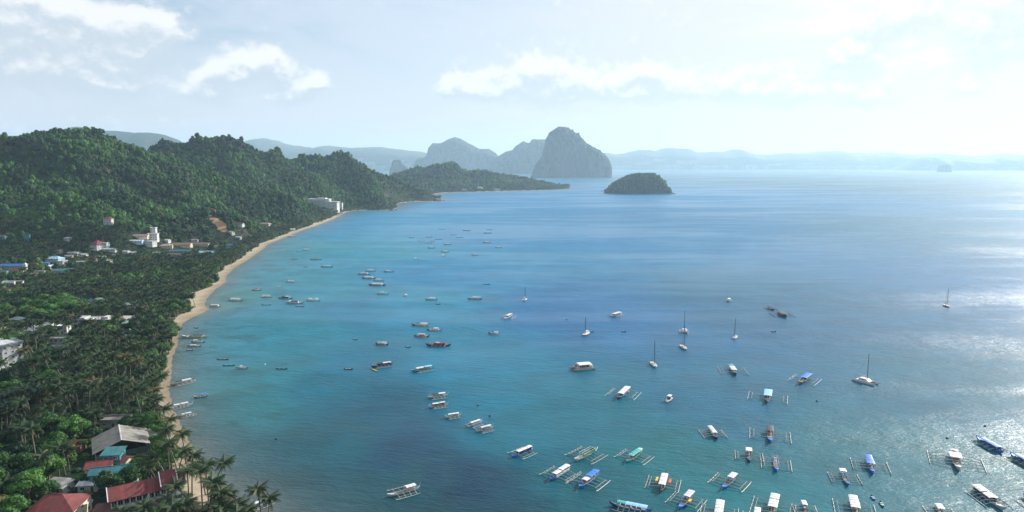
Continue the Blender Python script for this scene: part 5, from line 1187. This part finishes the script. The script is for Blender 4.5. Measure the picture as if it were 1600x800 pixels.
bangka('small white boat with a stepped roof, lowest one along the upper beach', E(278,651,308,646), w, ((w, -.2, .1, 1, .2), (w, .1, .3)), span=.4, prow='wood')
# ---- far scatter
far = [('far dark canoe, topmost left of the distant scatter', 690,358,11,'d'), ('distant boat with a pale roof at the top of the scatter', 729,360,12,'w'), ('distant dark boat, upper one of the right-hand pair in the scatter', 765,358.7,9,'d'),
 ('distant white-topped boat, lower one of the right-hand pair in the scatter', 762,364,12,'w'), ('distant dark canoe right of the middle of the scatter, upper one', 708.5,367,11,'d'), ('distant dark canoe right of the middle of the scatter, lower one', 718,371,14,'d'),
 ('faint pale boat in the left part of the scatter', 671,370.3,9,'w'), ('distant pale boat at the far left end of the scatter', 643,371,9,'w'), ('distant dark canoe in the middle of the scatter', 685,374,12,'d'), ('short dark canoe of the close pair, right one', 675.5,376.8,6,'d'),
 ('short dark canoe of the close pair, left one', 671,379.5,7,'d'), ('faint thin canoe left of the close pair, upper one', 658,376.7,9,'g'), ('faint thin canoe left of the close pair, lower one', 660.5,379.2,7,'g'), ('distant boat with a light roof below the scatter', 699,382,12,'w'),
 ('distant grey-white boat below the scatter at its left', 674,387.5,11,'w'), ('distant boat with a white top, upper one of the two lowest at the left', 695.5,393.7,13,'w'), ('small white motorboat under the two lowest distant boats', 692,399.5,6,'m'),
 ('tiny distant skiff with a white bow, well left of the others', 649,404.5,3.5,'m'), ('distant dark boat with a white top, right side of the scatter', 760.5,379,13,'w'), ('distant white boat, farthest right of the scatter', 779,387,11,'w'),
 ('distant dark boat with a white strip, alone below the scatter', 742,398.7,10,'w'), ('speck of a dark boat on the open water beyond the scatter', 823,331,7,'g'), ('tiny white boat lying off the beach of the far headland', 757,302.5,4,'m'), ('tiny dark boat far out on the bright water at the right', 1452,305.5,5,'g')]
for k, (lab, px, py, wd, ty) in enumerate(far):
    if ty in 'dg': dinghy(lab, C_(px, py, wd, 178), 'dark' if ty == 'd' else 'grey', 'dark' if ty == 'd' else 'grey', cat='canoe', L=min(wd*1.35, 13), group='boats scattered far out on the bay')
    elif ty == 'm': dinghy(lab, C_(px, py, wd, 150), w, w, cat='motorboat', L=7, cover='white', group='boats scattered far out on the bay')
    else: bangka(lab, C_(px, py, wd, 176+(k % 3)*3), 'dark', ((w, -.25, .2),), span=.45, detail=False, arms=3, group='boats scattered far out on the bay')
# ---- right-hand water: yachts and others
sail('white sailboat with a bare mast, farthest of the yachts on the left', C_(820,468.5,7,60), w, 13, 'white', L=9)
sail('red-hulled sailboat with a white cabin and a dinghy behind', E(909,524.5,921.5,517.5), 'orange', 14, 'white', dodger='lightblue', L=12, stripe='white', two=True)
dinghy('dark tender tied behind the red-hulled sailboat', C_(925,518,6,20), 'dark', 'dark')
bangka('white boat with a wide white top, right of the red-hulled sailboat', E(953.5,494,971,489), w, ((w, -.35, .25, 1.2),), span=.6, cabin=w, arms=3, prow='white')
dinghy('tiny dark dinghy below the boat with the wide white top', C_(974,518,6,175), 'dark', 'dark')
sail('sailboat with a tall single mast and a white hull, bow to the lower right', E(1027.5,575.5,1016,562.5), w, 17, 'purple', L=11.5, dodger='navy')
sail('broad white catamaran with two thin masts, upper one of the close pair of yachts', E(1068,523,1070,512), w, 17, 'dark', cata=True, L=11)
sail('pale green sailboat with dark awning, lower one of the close pair of yachts', E(1074.5,547,1062,537), 'palegreen', 17, 'navy', L=12, dodger='navy', two=True, stripe='dark')
sail('slim white sailboat with a slightly leaning mast, right of the close pair of yachts', E(1143.5,531,1153,522), w, 15.5, 'navy', L=10)
sail('dark two-masted sailboat far out near the right edge', E(1484.5,480.5,1474,474), 'navy', 17, 'dark', L=12, two=True, dodger='dark')
sail('white sailing catamaran with a tall mast at the right', E(1369.5,599.5,1337,591), w, 18, 'white', cata=True, L=14)
bangka('square little boat with a white roof, highest of those on the right', E(1138.5,474,1139.5,464), 'dark', ((w, -.35, .15, 1.4),), span=.5, arms=2, detail=False, Lmax=11)
bangka('dark cluttered boat with a wide dark roof, above the tiny skiff', E(1232,497,1212,485), 'dark', (('dark', -.3, .25, 1.3),), span=.9, cabin='dark', floats='dark', prow='dark')
bangka('small dark boat behind the cluttered dark one', E(1210,484,1199,478.5), 'dark', (('dark', -.3, .2),), span=.7, arms=3, detail=False, floats='dark')
dinghy('tiny dark skiff below the cluttered dark boat', C_(1208,518,7,175), 'dark', 'dark', cat='skiff')
bangka('white-roofed boat with blue side and orange bundle, left of the white speedboat', E(964.5,623,982.5,606), w, ((w, -.42, .25),), span=.95, cabin='blue', arms=3, prow='navy', cargo=(('orange', -.05, .12, 1.6, 1.2),))
# speedboat
def speedboat():
    x, y, L, a = place(E(1041,627.5,1049.5,619.5)); L = 9.5; o = thing('speedboat', 'small white speedboat with a hard top, alone in the middle water', 'speedboat', (x, y, 0), a)
    secs = hull_secs(L, 2.9, 1.1, -.3, 11, .3, 0, 2.4, .8); MB().loft(secs, True).obj('hull', MP(w), o)
    MB().loft([[(s[0][0], s[0][1]*.9, s[0][2]+.02), (s[5][0], s[5][1]*.9, s[5][2]+.02)] for s in secs[1:]], False).obj('deck', MP('cream'), o)
    MB().box(-1.2, .8, -.8, .8, .95, 1.9).obj('console', MP('navy'), o); canopy(o, 'hard_top', -2.2, 1.0, 2.3, 2.9, MP(w)); f = MB(); [f.tube([(xx, s*1.0, .8), (xx, s*1.0, 2.75)], .05, 4) for xx in (-1.9, .8) for s in (-1, 1)]; f.obj('top_frame', MP('grey'), o)
    for s in (-.4, .4): MB().box(-L/2-.4, -L/2+.1, s-.18, s+.18, .1, 1.3).obj('outboard_motor', MP('dark'), o)
speedboat()
def houseboat():
    x, y, L, a = place(E(896,577,925,571)); L = 15; o = thing('houseboat', 'big white twin-hulled houseboat with a flat canopy and clutter on deck', 'houseboat', (x, y, 0), R(196))
    for s in (-1, 1):
        secs = [[(p[0], p[1]+s*3.0, p[2]) for p in q] for q in hull_secs(L, 1.9, 1.4, -.4, 11, .35, .1, 2.6, .8)]; MB().loft(secs, True).obj('hull', MP('cream'), o)
    MB().box(-L*.42, L*.34, -3.2, 3.2, 1.05, 1.4).obj('deck', MP('grey'), o)
    MB().box(-L*.25, L*.15, -2.3, 2.3, 1.4, 3.0).obj('cabin', MP('wood'), o); MB().box(-L*.2, L*.1, -2.36, 2.36, 1.9, 2.6).obj('window_band', M_GLASS, o)
    canopy(o, 'canopy', -L*.34, L*.24, 6.2, 3.75, MP(w), .35); f = MB(); [f.tube([(xx*L, s*2.9, 1.3), (xx*L, s*2.9, 3.4)], .07, 4) for xx in (-.32, -.05, .22) for s in (-1, 1)]; f.obj('canopy_frame', MP(w), o)
    MB().box(L*.22, L*.3, -2.6, -1.2, 1.4, 2.3).obj('locker', MP('red'), o); MB().box(-L*.4, -L*.33, .5, 2.4, 1.4, 2.5).obj('locker', MP(w), o)
    for xx, h in ((-.2, 5.6), (.05, 5.2), (.18, 6.0)): MB().tube([(xx*L, 1, 3.6), (xx*L, 1, h)], .05, 4).obj('aerial', MP('grey'), o)
houseboat()
# mooring buoys
def buoy(px, py, col, label, r=.5):
    p = at(px, py); mb = MB(); n = 8; secs = []
    for j in range(7):
        ph = -math.pi/2+math.pi*j/6; secs.append([(r*math.cos(ph)*math.cos(2*math.pi*i/n)+1e-4*i, r*math.cos(ph)*math.sin(2*math.pi*i/n), r*.25+r*math.sin(ph)) for i in range(n)]+[(r*math.cos(ph)+1e-4, 0, r*.25+r*math.sin(ph))])
    mb.loft(secs, False); tag(link('mooring_buoy', mb.mesh('mooring_buoy', MP(col), True), None, p), label, 'buoy', 'mooring buoys')
for px, py, c, lab in [(1539, 666, 'dark', 'dark buoy above the long blue boat at the right'), (1480, 685, 'dark', 'dark buoy up from the boat with very broad outriggers'), (1276.5, 627, 'dark', 'dark buoy below the boat with the bright blue slanting roof'), (885.5, 500, 'dark', 'dark buoy left of the red-hulled sailboat'),
   (747, 634, 'dark', 'dark buoy right of the second boat in the diagonal row'), (765.5, 650, 'dark', 'dark buoy above the lowest boat of the diagonal row'), (414, 570, 'white', 'white buoy left of the lone canoe in the shallows'), (550, 395, 'white', 'white buoy on the calm water far left'), (431.5, 686.5, 'dark', 'dark buoy on the dark shallows at the lower left'), (900, 462, 'white', 'white buoy upper left of the open water')]:
    buoy(px, py, c, lab, .6)

# ---------------------------------------------------------------- air
hz_mb = MB().box(-20500, 20500, -2500, 19000, -12, 760)
hm = bpy.data.materials.new('haze_air'); hm.use_nodes = True; Th = NT(hm.node_tree); Th.n.clear()
ho = Th.add('ShaderNodeOutputMaterial'); hv = Th.add('ShaderNodeVolumePrincipled')
hv.inputs['Color'].default_value = (.56, .80, 1.0, 1); hv.inputs['Density'].default_value = 5.6e-5; hv.inputs['Anisotropy'].default_value = .3
Th.l.new(hv.outputs[0], ho.inputs['Volume'])
tag(hz_mb.obj('haze', hm, None), kind='stuff')
